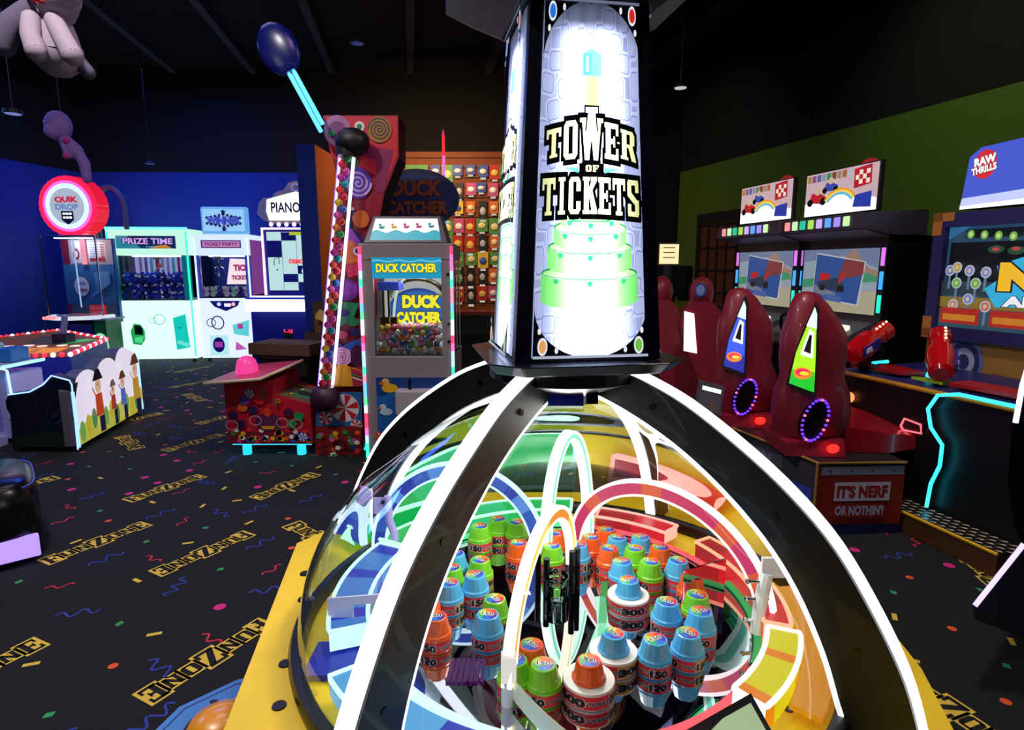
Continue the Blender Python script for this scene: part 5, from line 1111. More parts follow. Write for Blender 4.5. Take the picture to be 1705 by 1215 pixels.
def chip(cn, hexc, num, big):
    body_c, hexb = (cn, hexc) if not big else ('white', 'f0ece8')
    r = .0345 if not big else .0495; hb = .031 if not big else .034; hc = .038 if not big else .036; rc = .0335 if not big else .032
    t = thing('ticket_chip', '', 'ticket chip', (0, 0, 0))
    mb = MB(); mb.lathe([(0, 0), (r*.96, 0), (r, .003), (r, hb - .003), (r*.97, hb), (0, hb)], M(hexb, .3, coat=.3), 40); mb.build('chip_base', t, smooth=40)
    mb = MB(); fn = lambda x, y, l: Vector(((r + l)*math.sin(x/r), -(r + l)*math.cos(x/r), y)); a = Art(fn=fn, mb=mb, step=.00035); a.n = Vector((0, 0, 0)); C_ = 2*PI*r
    cols = ['e02030', 'e02030', 'e02838', 'e83040', 'd8a828', 'e02030'] if not (big and num == '300' and False) else []
    for k in range(6): a.strip(-C_/2 + C_*k/6, .004, -C_/2 + C_*(k + 1)/6, hb - .004, M(cols[k], .35), 8); a.l = 1
    a.l = 2; wn_ = .052 if not big else .058
    for k in range(3):
        x = C_*(k - 1)/3 + .0; a.text(num, x - C_*.07, hb*.47, wn_*(C_/.21)*.66, hb*.5, M('101014', .4), .07, M('f8f8f8', .4), .05); a.l = 2
        a.text('TICKETS', x + C_*.11, hb*.47, wn_*(C_/.21)*.55, hb*.22, M('101014', .4), .04, M('f8f8f8', .4), .07); a.l = 2
    mb.build('wrap_label', t)
    mb = MB(); cap(mb, hb, hb + hc, rc, rc*.72, M(hexc, .28, coat=.3)); mb.build('cap', t)
    mb = MB(); sticker(mb, hb + hc, rc*.6, num); mb.build('top_sticker', t)
    return t, hb + hc
CC = {'b': ('blue', '5cc0f8'), 'g': ('green', '84dc2c'), 'o': ('orange', 'ff6420')}
chips = [
 (725, 1025, 'o', '150', 'frontmost of the left cluster, beside the front left arch'), (812, 1022, 'b', '150', 'right front of the left cluster, touching the yellow hoop'),
 (748, 969, 'b', '150', 'behind the frontmost orange one of the left cluster'), (791, 956, 'b', '150', 'centre of the left cluster beside the green one'),
 (824, 996, 'g', '150', 'just behind the right front blue one of the left cluster'), (751, 944, 'g', '150', 'between two blue ones at the left edge of the left cluster'),
 (758, 921, 'b', '150', 'at the rear left of the left cluster'), (799, 931, 'g', '150', 'in the rear middle of the left cluster'),
 (799, 875, 'g', '150', 'back row, leftmost in front of the black gap'), (829, 863, 'g', '150', 'back row, second from the left'), (860, 868, 'g', '150', 'back row, third from the left, partly hidden'),
 (863, 903, 'o', '150', 'alone between left cluster and yellow hoop'), (708, 985, 'o', '150', 'half hidden behind the arch at the left edge'), (712, 938, 'g', '150', 'seen through the left arch gap at the far left'),
 (919, 908, 'g', '150', 'directly behind the clear cup'), (963, 905, 'b', '150', 'behind the right black centre rods'), (925, 886, 'o', '150', 'in the row behind the green one at the cup'),
 (885, 1072, 'o', '150', 'in front of the clear cup, left'), (905, 1105, 'g', '150', 'in front, right of the yellow hoop foot'), (857, 1098, 'g', '150', 'half hidden behind the yellow hoop leg at the front'),
 (984, 893, 'o', '150', 'left end of the right cluster, second row from the back'), (1010, 880, 'o', '150', 'rearmost of the right cluster'), (1028, 894, 'b', '150', 'back row of the right cluster, left blue'),
 (1067, 893, 'b', '150', 'back row of the right cluster, right blue'), (1014, 912, 'o', '150', 'second row of the right cluster below the left blue'), (1057, 912, 'g', '150', 'second row of the right cluster, between two orange ones'),
 (1099, 910, 'o', '150', 'second row of the right cluster, right end'), (1036, 934, 'b', '150', 'third row, left, behind the white 300'), (1083, 934, 'g', '150', 'third row, middle of the right cluster'),
 (1129, 932, 'b', '150', 'third row, right end of the right cluster'), (1152, 959, 'o', '150', 'right edge of the right cluster, behind the green one'), (1161, 989, 'g', '150', 'right edge of the right cluster, in front of the orange one'),
 (1111, 1001, 'b', '150', 'just right of the rear white 300'), (1167, 1017, 'b', '150', 'right edge, in front of the green one'), (1146, 1053, 'b', '150', 'front right corner of the right cluster'),
 (1091, 1063, 'b', '150', 'front of the right cluster, beside the near white 300'), (1047, 965, 'b', '300', 'rear of the two big ones'), (1022, 1054, 'b', '300', 'nearer of the two big ones, behind the 500'), (981, 1099, 'o', '500', 'in front by the pale strip')]
pro = {}; cr3 = random.Random(9)
for px, py, c, num, tail in chips:
    key = (c, num); big = num != '150'
    if key not in pro: o, hgt = chip(*CC[c], num, big); pro[key] = (o, hgt)
    else: o = dup(pro[key][0], (0, 0, 0)); hgt = pro[key][1]
    p = atz(px, py, PZ + hgt); o.location = (p.x, p.y, PZ + .0005); yw = math.degrees(math.atan2(-p.x, p.y)) + cr3.uniform(-55, 55) ; o.rotation_euler = (0, 0, R(yw))
    nm = CC[c][0]; o['label'] = ('white %s ticket chip with %s cap, %s' % (num, nm, tail)) if big else ('%s %s ticket chip, %s' % (nm, num, tail)); o['group'] = 'ticket chips on the mirror disc'
# ================================================================== right side: racing cabinets, seats, dart arcade
def race_cab(x, y, yaw, label, seed):
    t = thing('racing_cabinet', label, 'arcade machine', (x, y, 0), yaw, None)
    W = .87; DK = M('0c0c12', .45)
    onebox('cabinet_body', t, (-.02, .06, 0), (W + .02, .8, 1.72), DK, .01)
    onebox('screen_surround', t, (-.03, .0, .95), (W + .03, .06, 1.72), M('101018', .4), .008)
    a = Art((0, -.002, 0), step=.0012); x0, x1, z0, z1 = .03, W - .03, 1.14, 1.63; w_, h_ = x1 - x0, z1 - z0
    def q(u, v): return (x0 + u*w_, z0 + v*h_)
    def pg(P, c, s=.6): a.poly([q(*p) for p in P], E(c, s))
    pg([(0, 0), (1, 0), (1, 1), (0, 1)], 'a8b8c8'); pg([(0, 0), (1, 0), (1, .36), (0, .3)], 'c8c0a0'); pg([(0, .5), (0, .36), (1, .5), (1, .66)], '48a878'); pg([(.0, .8), (.6, .9), (1, .7), (1, 1), (0, 1)], '8090b8'); pg([(.55, .85), (.7, 1), (.9, .7), (1, .66), (1, .58), (.8, .66)], 'b89080')
    pg([(.17, .2), (.8, .12), (.86, .8), (.2, .95)], 'e0e4f0'); pg([(.18, .22), (.79, .14), (.845, .79), (.205, .93)], '3a66b8', .5); pg([(.5, .5), (.84, .6), (.845, .79), (.6, .84)], 'a04848', .5); pg([(.2, .3), (.5, .2), (.5, .3), (.2, .42)], '9098a8', .5)
    pg([(.26, .5), (.4, .5), (.42, .6), (.28, .62)], 'd02828', .6); pg([(.25, .38), (.46, .34), (.62, .36), (.6, .46), (.5, .55), (.36, .5), (.25, .48)], '30405c', .6); pg([(.28, .34), (.36, .33), (.36, .42), (.28, .42)], '202020', .5); pg([(.52, .32), (.62, .32), (.62, .42), (.54, .42)], '202020', .5); pg([(.56, .44), (.64, .62), (.6, .64), (.54, .5)], 'c83838', .6); pg([(.36, .18), (.6, .15), (.6, .25), (.36, .28)], '5878c8', .5)
    a.build('screen', t)
    for xx in (-.022, W - .008):
        for k, c in enumerate(('d070e0', '40a0ff', '20e0c0')): MB().box((xx, -.012, 1.5 - k*.17), (xx + .03, 0, 1.63 - k*.17), E(c, 1.3)).build('light_bar', t, bevel=.004)
    mb = MB(); mb.prism([(-.05, 0, 1.72), (-.05, -.22, 1.76), (-.05, -.22, 1.87), (-.05, .3, 1.9), (-.05, .3, 1.72)], (W + .1, 0, 0), M('3c3846', .4)); mb.build('hood', t, bevel=.006)
    mb = MB(); mb.prism([(-.04, -.0, 1.70), (-.04, -.21, 1.755), (-.04, -.19, 1.762), (-.04, 0, 1.72)], (W + .08, 0, 0), M('5c505c', .4)); mb.build('hood_underside', t)
    for k, c in enumerate(('ff9898', 'c8ffc0', '20c8a0', 'b0e060', 'd0b0ff', '60a8ff', 'a890ff', 'd0ffb0')[:8]): MB().box((.05 + k*.095, -.232, 1.785), (.11 + k*.095, -.22, 1.855), E(c, 1.0)).build('hood_light', t, bevel=.012)
    # marquee: generic kart picture
    mb = MB(); mb.box((-.05, .02, 1.9), (W - .12, .06, 2.26), M('201820', .4)); mb.build('marquee_box', t, bevel=.006)
    a = Art((0, .018, 0), step=.0012); x0, x1, z0, z1 = -.04, W - .13, 1.91, 2.25; w_, h_ = x1 - x0, z1 - z0
    pg([(0, 0), (1, 0), (1, 1), (0, 1)], 'd8b8c0', .8); pg([(0, 0), (1, 0), (1, .25), (.7, .4), (.4, .5), (.1, .3), (0, .3)], 'ffffff', 1.2)
    for k in range(9): pg([(.02 + k*.075, .8), (.08 + k*.075, .8), (.08 + k*.075, .96), (.02 + k*.075, .96)], ['c8a040', 'b05890', '5878c0', 'a8b0c8', '50a060', '905020', 'c0a080', 'c87850', 'e0e0e0'][k], .6)
    for (cx, cz, c1, s) in ((.2, .42, 'd02028', 1.), (.4, .64, '3850c0', .8)):
        pg([(cx - .12*s, cz - .1*s), (cx + .1*s, cz - .16*s), (cx + .14*s, cz), (cx + .04*s, cz + .1*s), (cx - .08*s, cz + .12*s)], c1, .7)
        for dx in (-.1, .1): a.ell(*q(cx + dx*s, cz - .1*s), .035*s, .03*s, M('101018'), 16)
        a.ell(*q(cx + .01*s, cz + .16*s), .035*s, .035*s, E('e8c8a8', .7), 16)
    for k, c in enumerate(('f0a020', 'f8e060', '60c0e8')): a.ring(*q(.55, .1), .2 - k*.02, .16 - k*.016, .02, E(c, .9), 30, 150)
    # plain chequered flag in place of the picture's character
    a.poly([q(.74, .1), q(.97, .06), q(.97, .4), (q(.76, .36))], E('2040b8', .7)); a.poly([q(.74, .5), q(.96, .56), q(.95, .97), q(.73, .92)], E('c81820', .75))
    for i in range(4):
        for j in range(3):
            if (i + j) % 2: a.rect(*q(.755 + i*.045, .58 + j*.1), *q(.80 + i*.045, .68 + j*.1), E('f8e8d8', .9), False)
    a.build('marquee_picture', t); mb = MB(); mb.prism([(x0 + w_*.84 + .09*math.cos(2*PI*i/20), .03, z0 + h_*.94 + .06*math.sin(2*PI*i/20)) for i in range(20)], (0, .025, 0), E('b01820', .6)); mb.build('marquee_cutout', t)
    # dashboard and steering wheel
    mb = MB(); mb.prism([(.02, -.30, .86), (.02, -.3, .95), (.02, 0, 1.09), (.02, 0, .8)], (W - .04, 0, 0), M('505058', .4)); mb.build('dashboard', t, bevel=.01)
    mb = MB(); mb.tube([(W/2 + .14*math.cos(2*PI*i/24), -.36 - .06*math.sin(2*PI*i/24), 1.0 + .13*math.sin(2*PI*i/24)) for i in range(24)], .018, M('181820', .4), 8, closed=True); mb.cyl((W/2, -.28, .96), (W/2, -.36, 1.0), .05, M('c8c8d0', .4), 14); mb.box((W/2 - .13, -.37, .985), (W/2 + .13, -.355, 1.015), M('181820', .4)); mb.build('steering_wheel', t)
    for k in range(3): MB().box((.1 + k*.26, -.2, 1.0), (.24 + k*.26, -.12, 1.06), E('fff0d8', 1.2)).build('button_light', t, bevel=.01)
    return t
race_cab(2.50, 5.25, -78.4, 'nearer racing cabinet with larger kart picture marquee and cyan and pink light bars', 1)
race_cab(2.275, 6.12, -78.4, 'farther racing cabinet with smaller looking kart picture marquee, left of the other one', 2)

RED = M('8a1a30', .45, coat=.15)
def seat(x, y, z, yaw, label, c1, c2, s=1.0, front=True, ring=True):  # one kart seat of the racing game
    t = thing('racing_seat', label, 'racing seat', (x, y, z), yaw); t.scale = (s*1.2, s*1.05, s*.955)
    # shell, rings of (z, half width, half depth, x shift, y shift)
    sec = [(0, .15, .13, 0, .02), (.06, .175, .16, .01, .02), (.18, .18, .17, .01, .02), (.30, .17, .15, 0, .0), (.40, .145, .12, -.01, -.01), (.52, .155, .115, -.015, -.015), (.66, .15, .11, -.02, -.015), (.76, .115, .09, -.03, -.01), (.84, .085, .07, -.045, 0), (.90, .05, .05, -.055, .01), (.915, .015, .02, -.055, .01)]
    rings = []
    for z_, hw, hd, sx, sy in sec:
        rings.append([(sx + hw*math.copysign(abs(math.cos(2*PI*i/32))**.8, math.cos(2*PI*i/32)), sy + hd*math.copysign(abs(math.sin(2*PI*i/32))**.8, math.sin(2*PI*i/32)), z_) for i in range(32)])
    mb = MB(); mb.loft(rings, RED); mb.build('seat_shell', t, smooth=70)
    # lit side fin
    fn = lambda x_, y_, l: Vector((-.175 + x_*.62, -.12 - x_*.30 - l + max(0, (y_ - .3))*.1, y_))
    pan = [(0, .36), (.19, .30), (.2, .55), (.20, .80), (.175, .86), (.12, .74), (.05, .56)]
    mb = MB(); mb.prism([fn(x_, y_, 0) for x_, y_ in pan], (.03, .06, 0), M('18060a', .5)); mb.build('panel_frame', t)
    a = Art(fn=fn, step=.0015); ins = [(.02, .375), (.18, .33), (.185, .55), (.185, .79), (.17, .83), (.13, .73), (.06, .56)]
    a.poly(ins, E(c1, 1.3)); a.poly([(.02, .375), (.18, .33), (.18, .45), (.035, .46)], E(c2, 1.2)); a.poly([(.12, .72), (.185, .70), (.185, .79), (.17, .83)], E('d8f0ff' if c1[0] != 'b' else 'ffffff', 1.3))
    a.poly([(.085, .55), (.165, .53), (.17, .68), (.14, .70)], E('ffffff', 1.6)); a.poly([(.105, .57), (.15, .555), (.155, .665), (.14, .67)], M('101820'))
    a.ell(.1, .44, .06, .035, E('ff8020', 1.3), 20); a.ell(.1, .445, .045, .022, E('e02060', 1.2), 18); a.ell(.11, .44, .03, .012, E('ffd020', 1.3), 14); a.build('light_panel', t)
    if ring:
        mb = MB(); cx, cz = -.045, .16; P = [(cx + .058*math.cos(2*PI*i/26) + .018*math.sin(2*PI*i/26), -.15 - .0*i, cz + .125*math.sin(2*PI*i/26)) for i in range(26)]
        mb.prism([(x_, -.165, z_) for x_, _, z_ in P], (0, .05, 0), M('020204', .4)); mb.build('speaker', t)
        mb = MB(); beads(t, 'speaker_light', [(x_, -.172, z_) for x_, _, z_ in P], .0085, [E('ff60a0', 2)] + [E('6030ff', 2.2)]*5)
    if front:
        mb = MB(); mb.loft([[(.05, -.1, -.06), (.05, .3, -.06), (.05, .3, .16), (.05, -.1, .12)], [(.35, -.12, -.06), (.35, .34, -.06), (.35, .34, .12), (.35, -.12, .06)], [(.62, -.04, -.04), (.62, .28, -.04), (.62, .28, .03), (.62, -.04, .02)]], M('b01420', .3, coat=.4)); mb.build('kart_nose', t, smooth=30)
        mb = MB(); mb.tube([(.62, -.05, -.03), (.635, -.05, .03)], .01, E('c0d8ff', .8), 8); mb.build('nose_edge', t)
        mb = MB(); mb.loft([[(-.17, -.17, -.06), (.1, -.2, -.06), (.1, .2, -.06), (-.17, .17, -.06)], [(-.17, -.16, .02), (.1, -.17, .04), (.1, .2, .04), (-.17, .17, .02)]], RED); mb.build('seat_pan', t, smooth=30)
        mb = MB(); mb.ball((.03, -.215, .0), .028, E('ff2018', 3), 12, (1.1, .4, 1)); mb.build('tail_light', t)
    return t
PL = thing('platform', 'low platform with red end panel reading IT\'S NERF OR NOTHIN\'!, under the seats', 'platform', (0, 0, 0))
pl = [(1.70, 3.2), (2.2, 3.22), (2.22, 4.9), (1.22, 4.9)]
mb = MB(); mb.prism([(x, y, 0) for x, y in pl][::-1], (0, 0, .40), M('0e0c14', .6)); mb.build('platform_body', PL)
mb = MB(); mb.prism([(x, y, .40) for x, y in pl][::-1], (0, 0, .02), M('141018', .6)); mb.build('platform_top', PL)
mb = MB(); mb.tube([(1.22, 4.9, .42), (1.70, 3.195, .42), (2.2, 3.215, .42)], .008, M('c8a050', .4, .5), 6); mb.tube([(1.695, 3.195, .02), (1.695, 3.195, .42)], .008, M('c8a050', .4, .5), 6); mb.build('edge_trim', PL)
a = Art((1.70, 3.198, 0), Vector((.5, .02, 0)).normalized(), (0, 0, 1), step=.001)
a.rect(.0, .0, .5, .40, M('8c2418', .5)); a.rect(.02, .35, .49, .40, M('8890b0', .5)); a.rect(.0, .0, .5, .06, M('141c50', .5))
for k in range(4): a.ell(.07 + k*.12, .375, .007, .007, M('303040'), 10)
a.rect(.1, .20, .42, .31, M('c8c4e0', .5)); a.text("IT'S NERF", .26, .255, .29, .075, M('9a1c18', .5), .05); a.rect(.1, .10, .385, .185, M('8c2418', .5)); a.text("OR NOTHIN'!", .25, .145, .28, .06, M('a8a8c8', .5), .05); a.build('end_panel', PL)
sd_ = Vector((1.70 - 1.22, 3.2 - 4.9, 0)).normalized(); a = Art((1.216, 4.899, 0), sd_, (0, 0, 1), step=.001); a.rect(0, .06, 1.76, .40, M('3a3440', .5)); a.rect(.6, .08, 1.74, .26, M('3048a8', .5)); a.poly([(.6, .3), (1.5, .3), (1.5, .37), (.6, .37)], M('585464')); a.rect(1.2, .17, 1.72, .2, E('40d8ff', 1.4)); a.text('OR NOTHIN', 1.05, .335, .7, .05, M('8880a0'), .03); a.build('side_strip', PL)
seat(1.78, 3.50, .48, 0, 'nearest red racing seat shell with lime lit side panel and violet speaker ring', 'a0e820', '20c030')
seat(1.62, 4.12, .48, 0, 'second red racing seat shell with blue lit side panel, left of the lime one', '3050f0', '2020a0')
def round_seat(x, y, label, c, badge):
    t = thing('racing_seat', label, 'racing seat', (x, y, 0), -8)
    mb = MB(); mb.ball((0, 0, 1.27), .14, RED, 16, (.75, .8, 1)); mb.loft([[(-.16*a_ + b_, -.1, z_), (.16*a_ + b_, -.1, z_), (.16*a_ + b_, .1, z_), (-.16*a_ + b_, .1, z_)] for z_, a_, b_ in ((.0, 1.5, .25), (.5, 1.5, .25), (.75, 1.1, .08), (1.0, 1.0, .0), (1.12, .9, 0), (1.2, .5, 0))], RED); mb.build('seat_shell', t, smooth=60)
    mb = MB(); mb.prism([(-.14, -.115, .78), (-.03, -.115, .76), (-.07, -.115, 1.1), (-.15, -.115, 1.12)], (0, .02, 0), E(c, 1.6)); mb.build('light_panel', t)
    if badge: a = Art((0, -.125, 0), step=.002); a.ell(-.03, 1.3, .05, .06, M('2848a0'), 20); a.ell(-.03, 1.3, .035, .045, M('8098d8'), 18); a.build('round_badge', t)
    return t
round_seat(1.63, 4.95 + .25, 'rounded red seat with blue badge and white lit strip, left of the two big seats', 'ffe8e8', True)
round_seat(1.36, 5.5, 'red seat with white lit edge half hidden by the tower plate', 'ffe0e0', False)
# card reader
t = thing('card_reader', 'grey card reader on a post with bright bar, behind the right arch', 'card reader', (1.22, 3.62, 0))
MB().cyl((0, .04, 0), (0, .04, .66), .02, BLKM, 10).build('post', t); MB().cyl((0, .04, 0), (0, .04, .02), .12, BLKM, 16).build('base', t)
mb = MB(); mb.prism([(-.085, 0, .62), (.07, 0, .58), (.1, .03, .76), (-.055, .03, .80)], (0, .03, 0), M('5a5864', .4)); mb.build('reader_body', t, bevel=.005)
a = Art((-.085, -.001, .62), Vector((.155, 0, -.04)).normalized(), Vector((.03, .03, .18)).normalized(), step=.001); a.rect(.02, .135, .14, .16, E('d8ffe8', 1.8)); a.rect(.01, .01, .15, .12, M('6a6478')); a.ell(.1, .05, .02, .03, M('8a6a50'), 14); a.build('reader_face', t)
# small lit price sign right of the tower
t = thing('sign_stand', 'small pale lit notice sign just right of the tower light box', 'sign', (1.62, 6.3, 0))
MB().cyl((0, .03, 0), (0, .03, 1.5), .05, BLKM, 12).build('post', t); MB().cyl((0, .03, 0), (0, .03, .03), .18, BLKM, 20).build('base', t)
a = Art((0, -.001, 0), step=.002); a.rect(-.1, 1.52, .1, 1.72, E('ffe8b0', 1.1)); [a.rect(-.06, 1.68 - k*.05, .06, 1.69 - k*.05, M('805060'), False) for k in range(3)]; a.build('sign_face', t); onebox('sign_board', t, (-.11, 0, 1.5), (.11, .03, 1.74), M('302820'))
# electrical box on the green wall
p0 = onwall(.28, 1.25, .03); mb = MB(); mb.prism([onwall(.1, 1.0, .02), onwall(.5, 1.0, .02), onwall(.5, 1.5, .02), onwall(.1, 1.5, .02)], wn*.1, M('0a0c0a', .5)); tag(mb.build('electrical_box'), 'dark flat metal box on the green wall left of the brown door', 'electrical box')

# dart blaster arcade
t = thing('arcade_machine', 'large blaster arcade cabinet with violet frame, orange corners, big game screen and blue marquee', 'arcade machine', (2.88, 4.16, 0), -76)
W = 1.27
onebox('cabinet_body', t, (0, .02, 0), (W, .7, 1.84), M('0c0c14', .5), .01)
mb = MB()
for a_, b_ in (((0, -.03, 1.02), (.08, .02, 1.84)), ((W - .08, -.03, 1.02), (W, .02, 1.84)), ((.08, -.03, 1.02), (W - .08, .02, 1.10)), ((.08, -.03, 1.75), (W - .08, .02, 1.84))): mb.box(a_, b_, M('2c2460', .4))
mb.build('screen_frame', t)
for x, z in ((0, 1.02), (0, 1.70), (W - .14, 1.02), (W - .14, 1.70)):
    mb = MB(); mb.box((x - .005, -.036, z - .005 if z < 1.5 else z + .09), (x + .14, -.02, z + .06 if z < 1.5 else z + .145), M('c07830', .5)); mb.box((x - .005 if x < .5 else x + .09, -.036, z), (x + .06 if x < .5 else x + .145, -.02, z + .14), M('c07830', .5)); mb.build('frame_corner', t)
a = Art((0, .016, 0), step=.0012); x0, x1, z0, z1 = .08, W - .08, 1.10, 1.75
a.rect(x0, z0, x1, z1, E('2a5878', .5)); a.rect(x0 + .02, z0 + .3, x1, z1 - .1, M('06080a')); a.poly([(x0, z1), (x0, z1 - .08), (x0 + .15, z1), ], E('3a88c0', .5)); a.rect(.2, z1 - .075, .55, z1 - .02, M('102028'))
for k in range(4): a.ell(.23 + k*.09, z1 - .05 - .008*k, .024, .028, E('78c040', .7), 16); a.ell(.23 + k*.09, z1 - .05 - .008*k, .013, .016, E('d8f0a0', .7), 12)
a.rect(x0, z0, x1, z0 + .12, E('406880', .45)); a.rect(x0, z0 + .13, x1, z0 + .2, E('b09030', .45)); a.rect(x0, z0 + .21, x1, z0 + .3, E('304858', .45))
for x, z, c in ((.13, 1.47, '7080d0'), (.18, 1.49, 'd0a860'), (.27, 1.47, '8890e0'), (.38, 1.46, '8890e0'), (.2, 1.39, '60c050'), (.33, 1.39, '60c050'), (.2, 1.25, 'd08878'), (.3, 1.29, '7888e0'), (.42, 1.25, 'd07060')):
    a.rect(x - .008, z - .12, x + .008, z, E('80a0c0', .45)); a.ell(x, z, .034, .036, E('d8e0f0', .6), 18); a.ell(x, z, .026, .028, E(c, .7), 18); a.ell(x, z, .012, .014, E('f0e0a0', .6), 12)
for x, z in ((.13, 1.13), (.46, 1.13), (.8, 1.13)): a.rect(x, z, x + .26, z + .1, E('c82818', .6)); a.rect(x + .02, z + .02, x + .24, z + .06, E('e89020', .6))
for k in range(6): a.ell(.45 + k*.12, 1.60 - .01*(k % 2), .05, .025, E('205830', .5), 14); a.ell(.45 + k*.12, 1.60, .025, .012, E('d04848', .6), 12)
a.poly([(.5, 1.25), (.42, 1.36), (.5, 1.42), (.48, 1.5), (.62, 1.55), (1.1, 1.6), (1.18, 1.3)], E('30b8e8', .8)); a.text('NERF', .84, 1.435, .68, .17, E('f0b818', .95), .09, M('182040'), .04); a.text('ARCADE', .84, 1.29, .6, .065, E('f0f4ff', .9), .06, M('203860'), .04); a.build('game_screen', t)
a = Art((0, .018, 0), step=.0015); a.rect(0, .0, W, 1.02, M('a87830', .5)); a.ell(.28, .88, .13, .16, M('6878a8'), 30); a.ell(.28, .88, .105, .13, M('28306a'), 30); a.ell(.28, .88, .075, .09, M('a8b0c8'), 26); a.ell(.28, .88, .04, .05, M('28306a'), 22); a.poly([(.35, .6), (.5, .78), (.9, .82), (1.1, .7), (1.0, .5)], M('2878a8')); a.text('NERF', .75, .67, .6, .16, M('b89828'), .09, M('182040'), .03); a.build('lower_art', t)
mb = MB(); P = [(.06, .1, 1.87), (W + .1, .1, 1.87), (W + .1, .1, 2.3), (.16, .1, 2.25), (.09, .1, 2.2)]; mb.prism(P, (0, .15, 0), M('18205a', .4)); mb.build('marquee_box', t)
a = Art((0, .097, 0), step=.0012); a.poly([(p[0], p[2]) for p in P], E('5068f0', .7)); a.poly([(.06, 1.87), (W + .1, 1.87), (W + .1, 1.93), (.06, 1.89)], E('ffffff', 1.3)); a.poly([(.06, 1.89), (W + .1, 1.93), (W + .1, 2.0), (.07, 1.94)], E('c8d0ff', 1)); a.poly([(.5, 1.98), (.58, 2.1), (.56, 2.2), (.8, 2.26), (1.2, 2.2), (1.2, 1.96)], E('50a8f0', .9))
a.ell(.2, 2.14, .075, .09, E('d82828', .9), 26); a.text('RAW', .2, 2.165, .14, .055, E('ffffff', 1), .06, M('302030'), .03, rot=.15); a.text('THRILLS', .2, 2.11, .16, .045, E('ffffff', 1), .05, M('302030'), .03, rot=.15)
a.text('NERF', .95, 2.11, .7, .2, E('f8d818', 1), .09, M('182060'), .04); a.build('marquee_face', t)
# gun console
mb = MB(); mb.prism([(.02, -.66, 0), (.02, -.66, .78), (.02, -.03, .80), (.02, -.03, 0)], (W - .02, 0, 0), M('08080c', .4)); mb.build('console_body', t)
mb = MB(); mb.prism([(0, -.70, .79), (W, -.70, .79), (W, -.03, .81), (0, -.03, .81)], (0, 0, .025), M('282a70', .4), M('282a70', .4)); mb.build('console_top', t)
mb = MB(); mb.tube([(0, -.70, .80), (W, -.70, .80)], .014, M('d89820', .4), 8); mb.build('console_edge', t)
mb = MB(); mb.prism([(.04, -.64, .836), (.4, -.60, .836), (.42, -.45, .836), (.1, -.4, .836)], (0, 0, .02), M('b01418', .35)); mb.prism([(.72, -.62, .836), (1.1, -.6, .836), (1.1, -.42, .836), (.7, -.45, .836)], (0, 0, .02), M('b01418', .35)); mb.prism([(.5, -.64, .836), (.7, -.64, .836), (.64, -.5, .836)], (0, 0, .015), M('a8c828', .4)); mb.build('console_inlay', t)
mb = MB(); mb.tube([(.0, -.3, .85), (.03, -.45, .85), (.1, -.5, .85)], .012, E('30d0e8', 1.5), 8); mb.tube([(.42, -.42, .85), (.5, -.52, .85), (.62, -.58, .85)], .012, E('30d0e8', 1.5), 8); mb.build('console_lights', t)
mb = MB(); mb.tube([(1.2, -.71, .82), (.86, -.71, .82), (.74, -.71, .79), (.69, -.71, .7), (.72, -.71, .6), (.80, -.71, .52), (.8, -.71, .4), (.76, -.71, .28), (.75, -.71, .14)], .010, E('30d8f8', 2.6), 8); mb.build('cyan_edge_light', t)
mb = MB(); mb.box((.5, -.675, .52), (.64, -.66, .60), M('301018', .4)); mb.tube([(.5, -.68, .55), (.52, -.68, .6), (.63, -.68, .59), (.64, -.68, .54), (.52, -.68, .53), (.5, -.68, .55)], .006, E('ff7078', 1.4), 6); mb.build('coin_door', t)
mb = MB(); mb.ball((-.1 + .2, -.68, .64), .035, E('ff9050', 1.6), 10, (1, .5, 1)); mb.build('start_light', t)
mb = MB(); mb.box((.5, -.86, 0), (W, -.66, .12), M('4a2c14', .5)); mb.build('foot_platform', t, bevel=.005)
a = Art((0, 0, .122), (1, 0, 0), (0, 1, 0), step=.001); a.rect(.51, -.85, W, -.67, M('1c1814', .4))
for i in range(14):
    for j in range(4): a.poly([(.58 + i*.05 + .025*(j % 2), -.84 + j*.045), (.6 + i*.05 + .025*(j % 2), -.83 + j*.045), (.615 + i*.05 + .025*(j % 2), -.82 + j*.045), (.6 + i*.05 + .025*(j % 2), -.815 + j*.045)], M('fff0c8', .3, 0), False)
a.build('tread_plate', t); mb = MB(); mb.tube([(.5, -.86, .12), (W, -.86, .12)], .009, M('f0b820', .4), 6); mb.build('platform_edge', t)
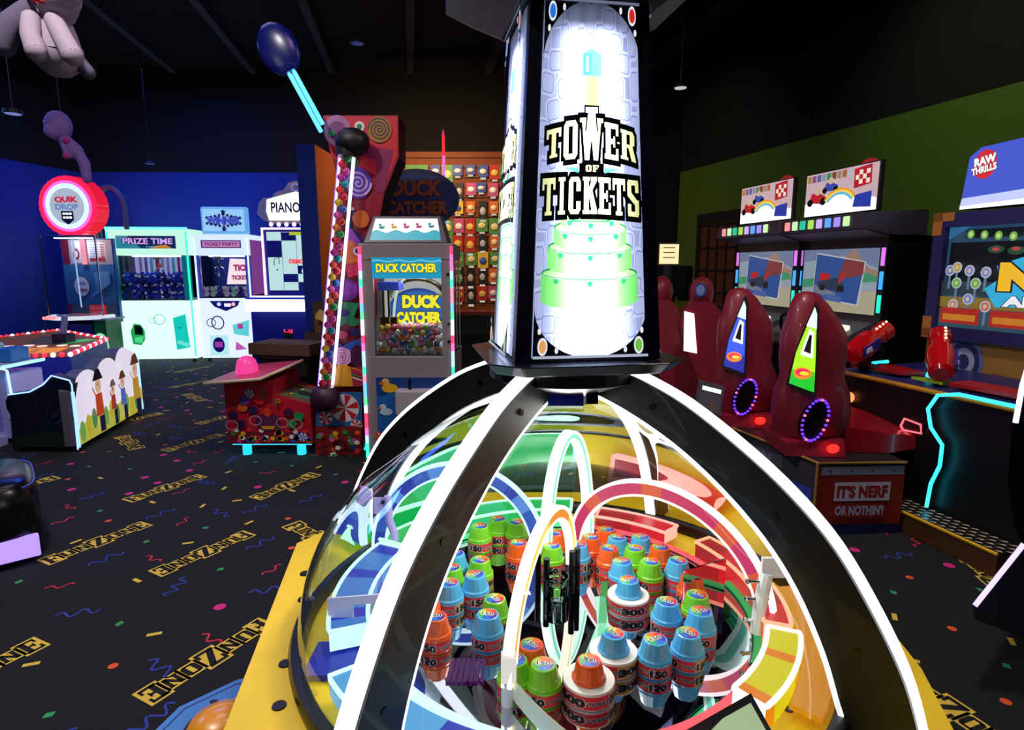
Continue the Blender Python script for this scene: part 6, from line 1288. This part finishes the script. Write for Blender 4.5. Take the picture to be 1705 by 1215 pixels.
def gun(px, py, Yd, rz, tilt, label):
    p = aty(px, py, Yd); t = thing('toy_blaster', label, 'toy gun', tuple(p)); RG = M('d01018', .2, coat=.6)
    Rm = Matrix.Rotation(R(rz), 3, 'Z') @ Matrix.Rotation(R(-tilt), 3, 'Y')
    def T_(P): return [Rm @ Vector(q_) for q_ in P]
    mb = MB(); rings = []
    for x_, r_ in ((-.16, .045), (-.14, .065), (-.02, .075), (.04, .07), (.06, .05), (.12, .05), (.13, .06), (.19, .058), (.20, .045)): rings.append(T_([(x_, r_*math.cos(2*PI*i/10), r_*1.1*math.sin(2*PI*i/10)) for i in range(10)]))
    mb.loft(rings, RG); mb.build('barrel', t, smooth=35)
    mb = MB(); mb.frustum(T_([(-.1, -.02, -.14), (-.04, -.02, -.14), (-.04, .02, -.14), (-.1, .02, -.14)]), T_([(-.12, -.03, -.05), (-.02, -.03, -.05), (-.02, .03, -.05), (-.12, .03, -.05)]), BLK); mb.build('grip', t)
    mb = MB(); mb.cyl(T_([(.0, 0, -.06)])[0], Vector((0, 0, -.19 + (p.z - .985)*-1 if False else -(p.z - .84))), .025, BLK, 10); mb.build('mount', t)
    mb = MB(); [mb.box((0, 0, 0), (0, 0, 0), RG) for _ in ()]; q_ = T_([(-.12, -.078, -.02), (.02, -.082, -.02), (.04, -.08, .03), (-.1, -.076, .03)]); mb.prism(q_, Rm @ Vector((0, .02, 0)), M('28208a', .4)); q_ = T_([(-.1, -.082, -.005), (-.05, -.084, -.01), (-.05, -.084, .02), (-.09, -.08, .02)]); mb.prism(q_, Rm @ Vector((0, .01, 0)), M('e8e8f8', .4)); mb.build('side_decal', t)
    mb = MB(); [mb.ball(T_([(.09 + .03*k, -.02, .062)])[0], .008, E('fff0c0', 1.6), 8) for k in range(4)]; mb.build('sight_lights', t)
    return t
gun(1443, 572, 3.85, 20, 28, 'red toy blaster with blue side decal on the left of the gun console')
gun(1566, 592, 3.45, 60, 35, 'glossy red toy blaster in front of the big game screen')

# foreground black cabinet at the right edge
t = thing('game_cabinet', 'glossy black cabinet edge with silver light trim at the far right foreground', 'arcade machine', (0, 0, 0))
Yf = 2.0
def fp2(x, y): p = aty(x, y, Yf); return (p.x, Yf, max(p.z, .0))
mb = MB(); mb.prism([fp2(*q_) for q_ in ((1712, 590), (1697, 640), (1684, 720), (1678, 800), (1690, 880), (1712, 925), (1850, 925), (1850, 560))][::-1], (.5, .42, 0), M('0a0a10', .2, coat=.5)); mb.build('upper_shell', t)
mb = MB(); mb.prism([fp2(*q_) for q_ in ((1697, 905), (1620, 1003), (1622, 1030), (1850, 1120), (1850, 905))][::-1], (.6, .5, 0), M('2c2c3c', .3)); mb.build('lower_shell', t)
mb = MB(); mb.tube([Vector(fp2(1700, 903)) + Vector((0, -.012, 0)), Vector(fp2(1619, 1005)) + Vector((0, -.012, 0))], .008, E('d8c8f8', 1.4), 8); mb.build('light_trim', t); mb = MB(); mb.tube([Vector(fp2(*q_)) + Vector((0, -.012, 0)) for q_ in ((1712, 592), (1697, 642), (1686, 702))], .008, E('f0ecff', 1.6), 8); mb.build('light_trim', t)
mb = MB(); q_ = Vector(fp2(1850, 1119)); mb.box((2.2, 2.1, 0), (2.6, 2.45, .5), M('08080c', .5)); mb.build('base', t)
a = Art((0, Yf - .001, 0), step=.001); x_, _, z_ = fp2(1672, 852); a.build('x', t) if False else None
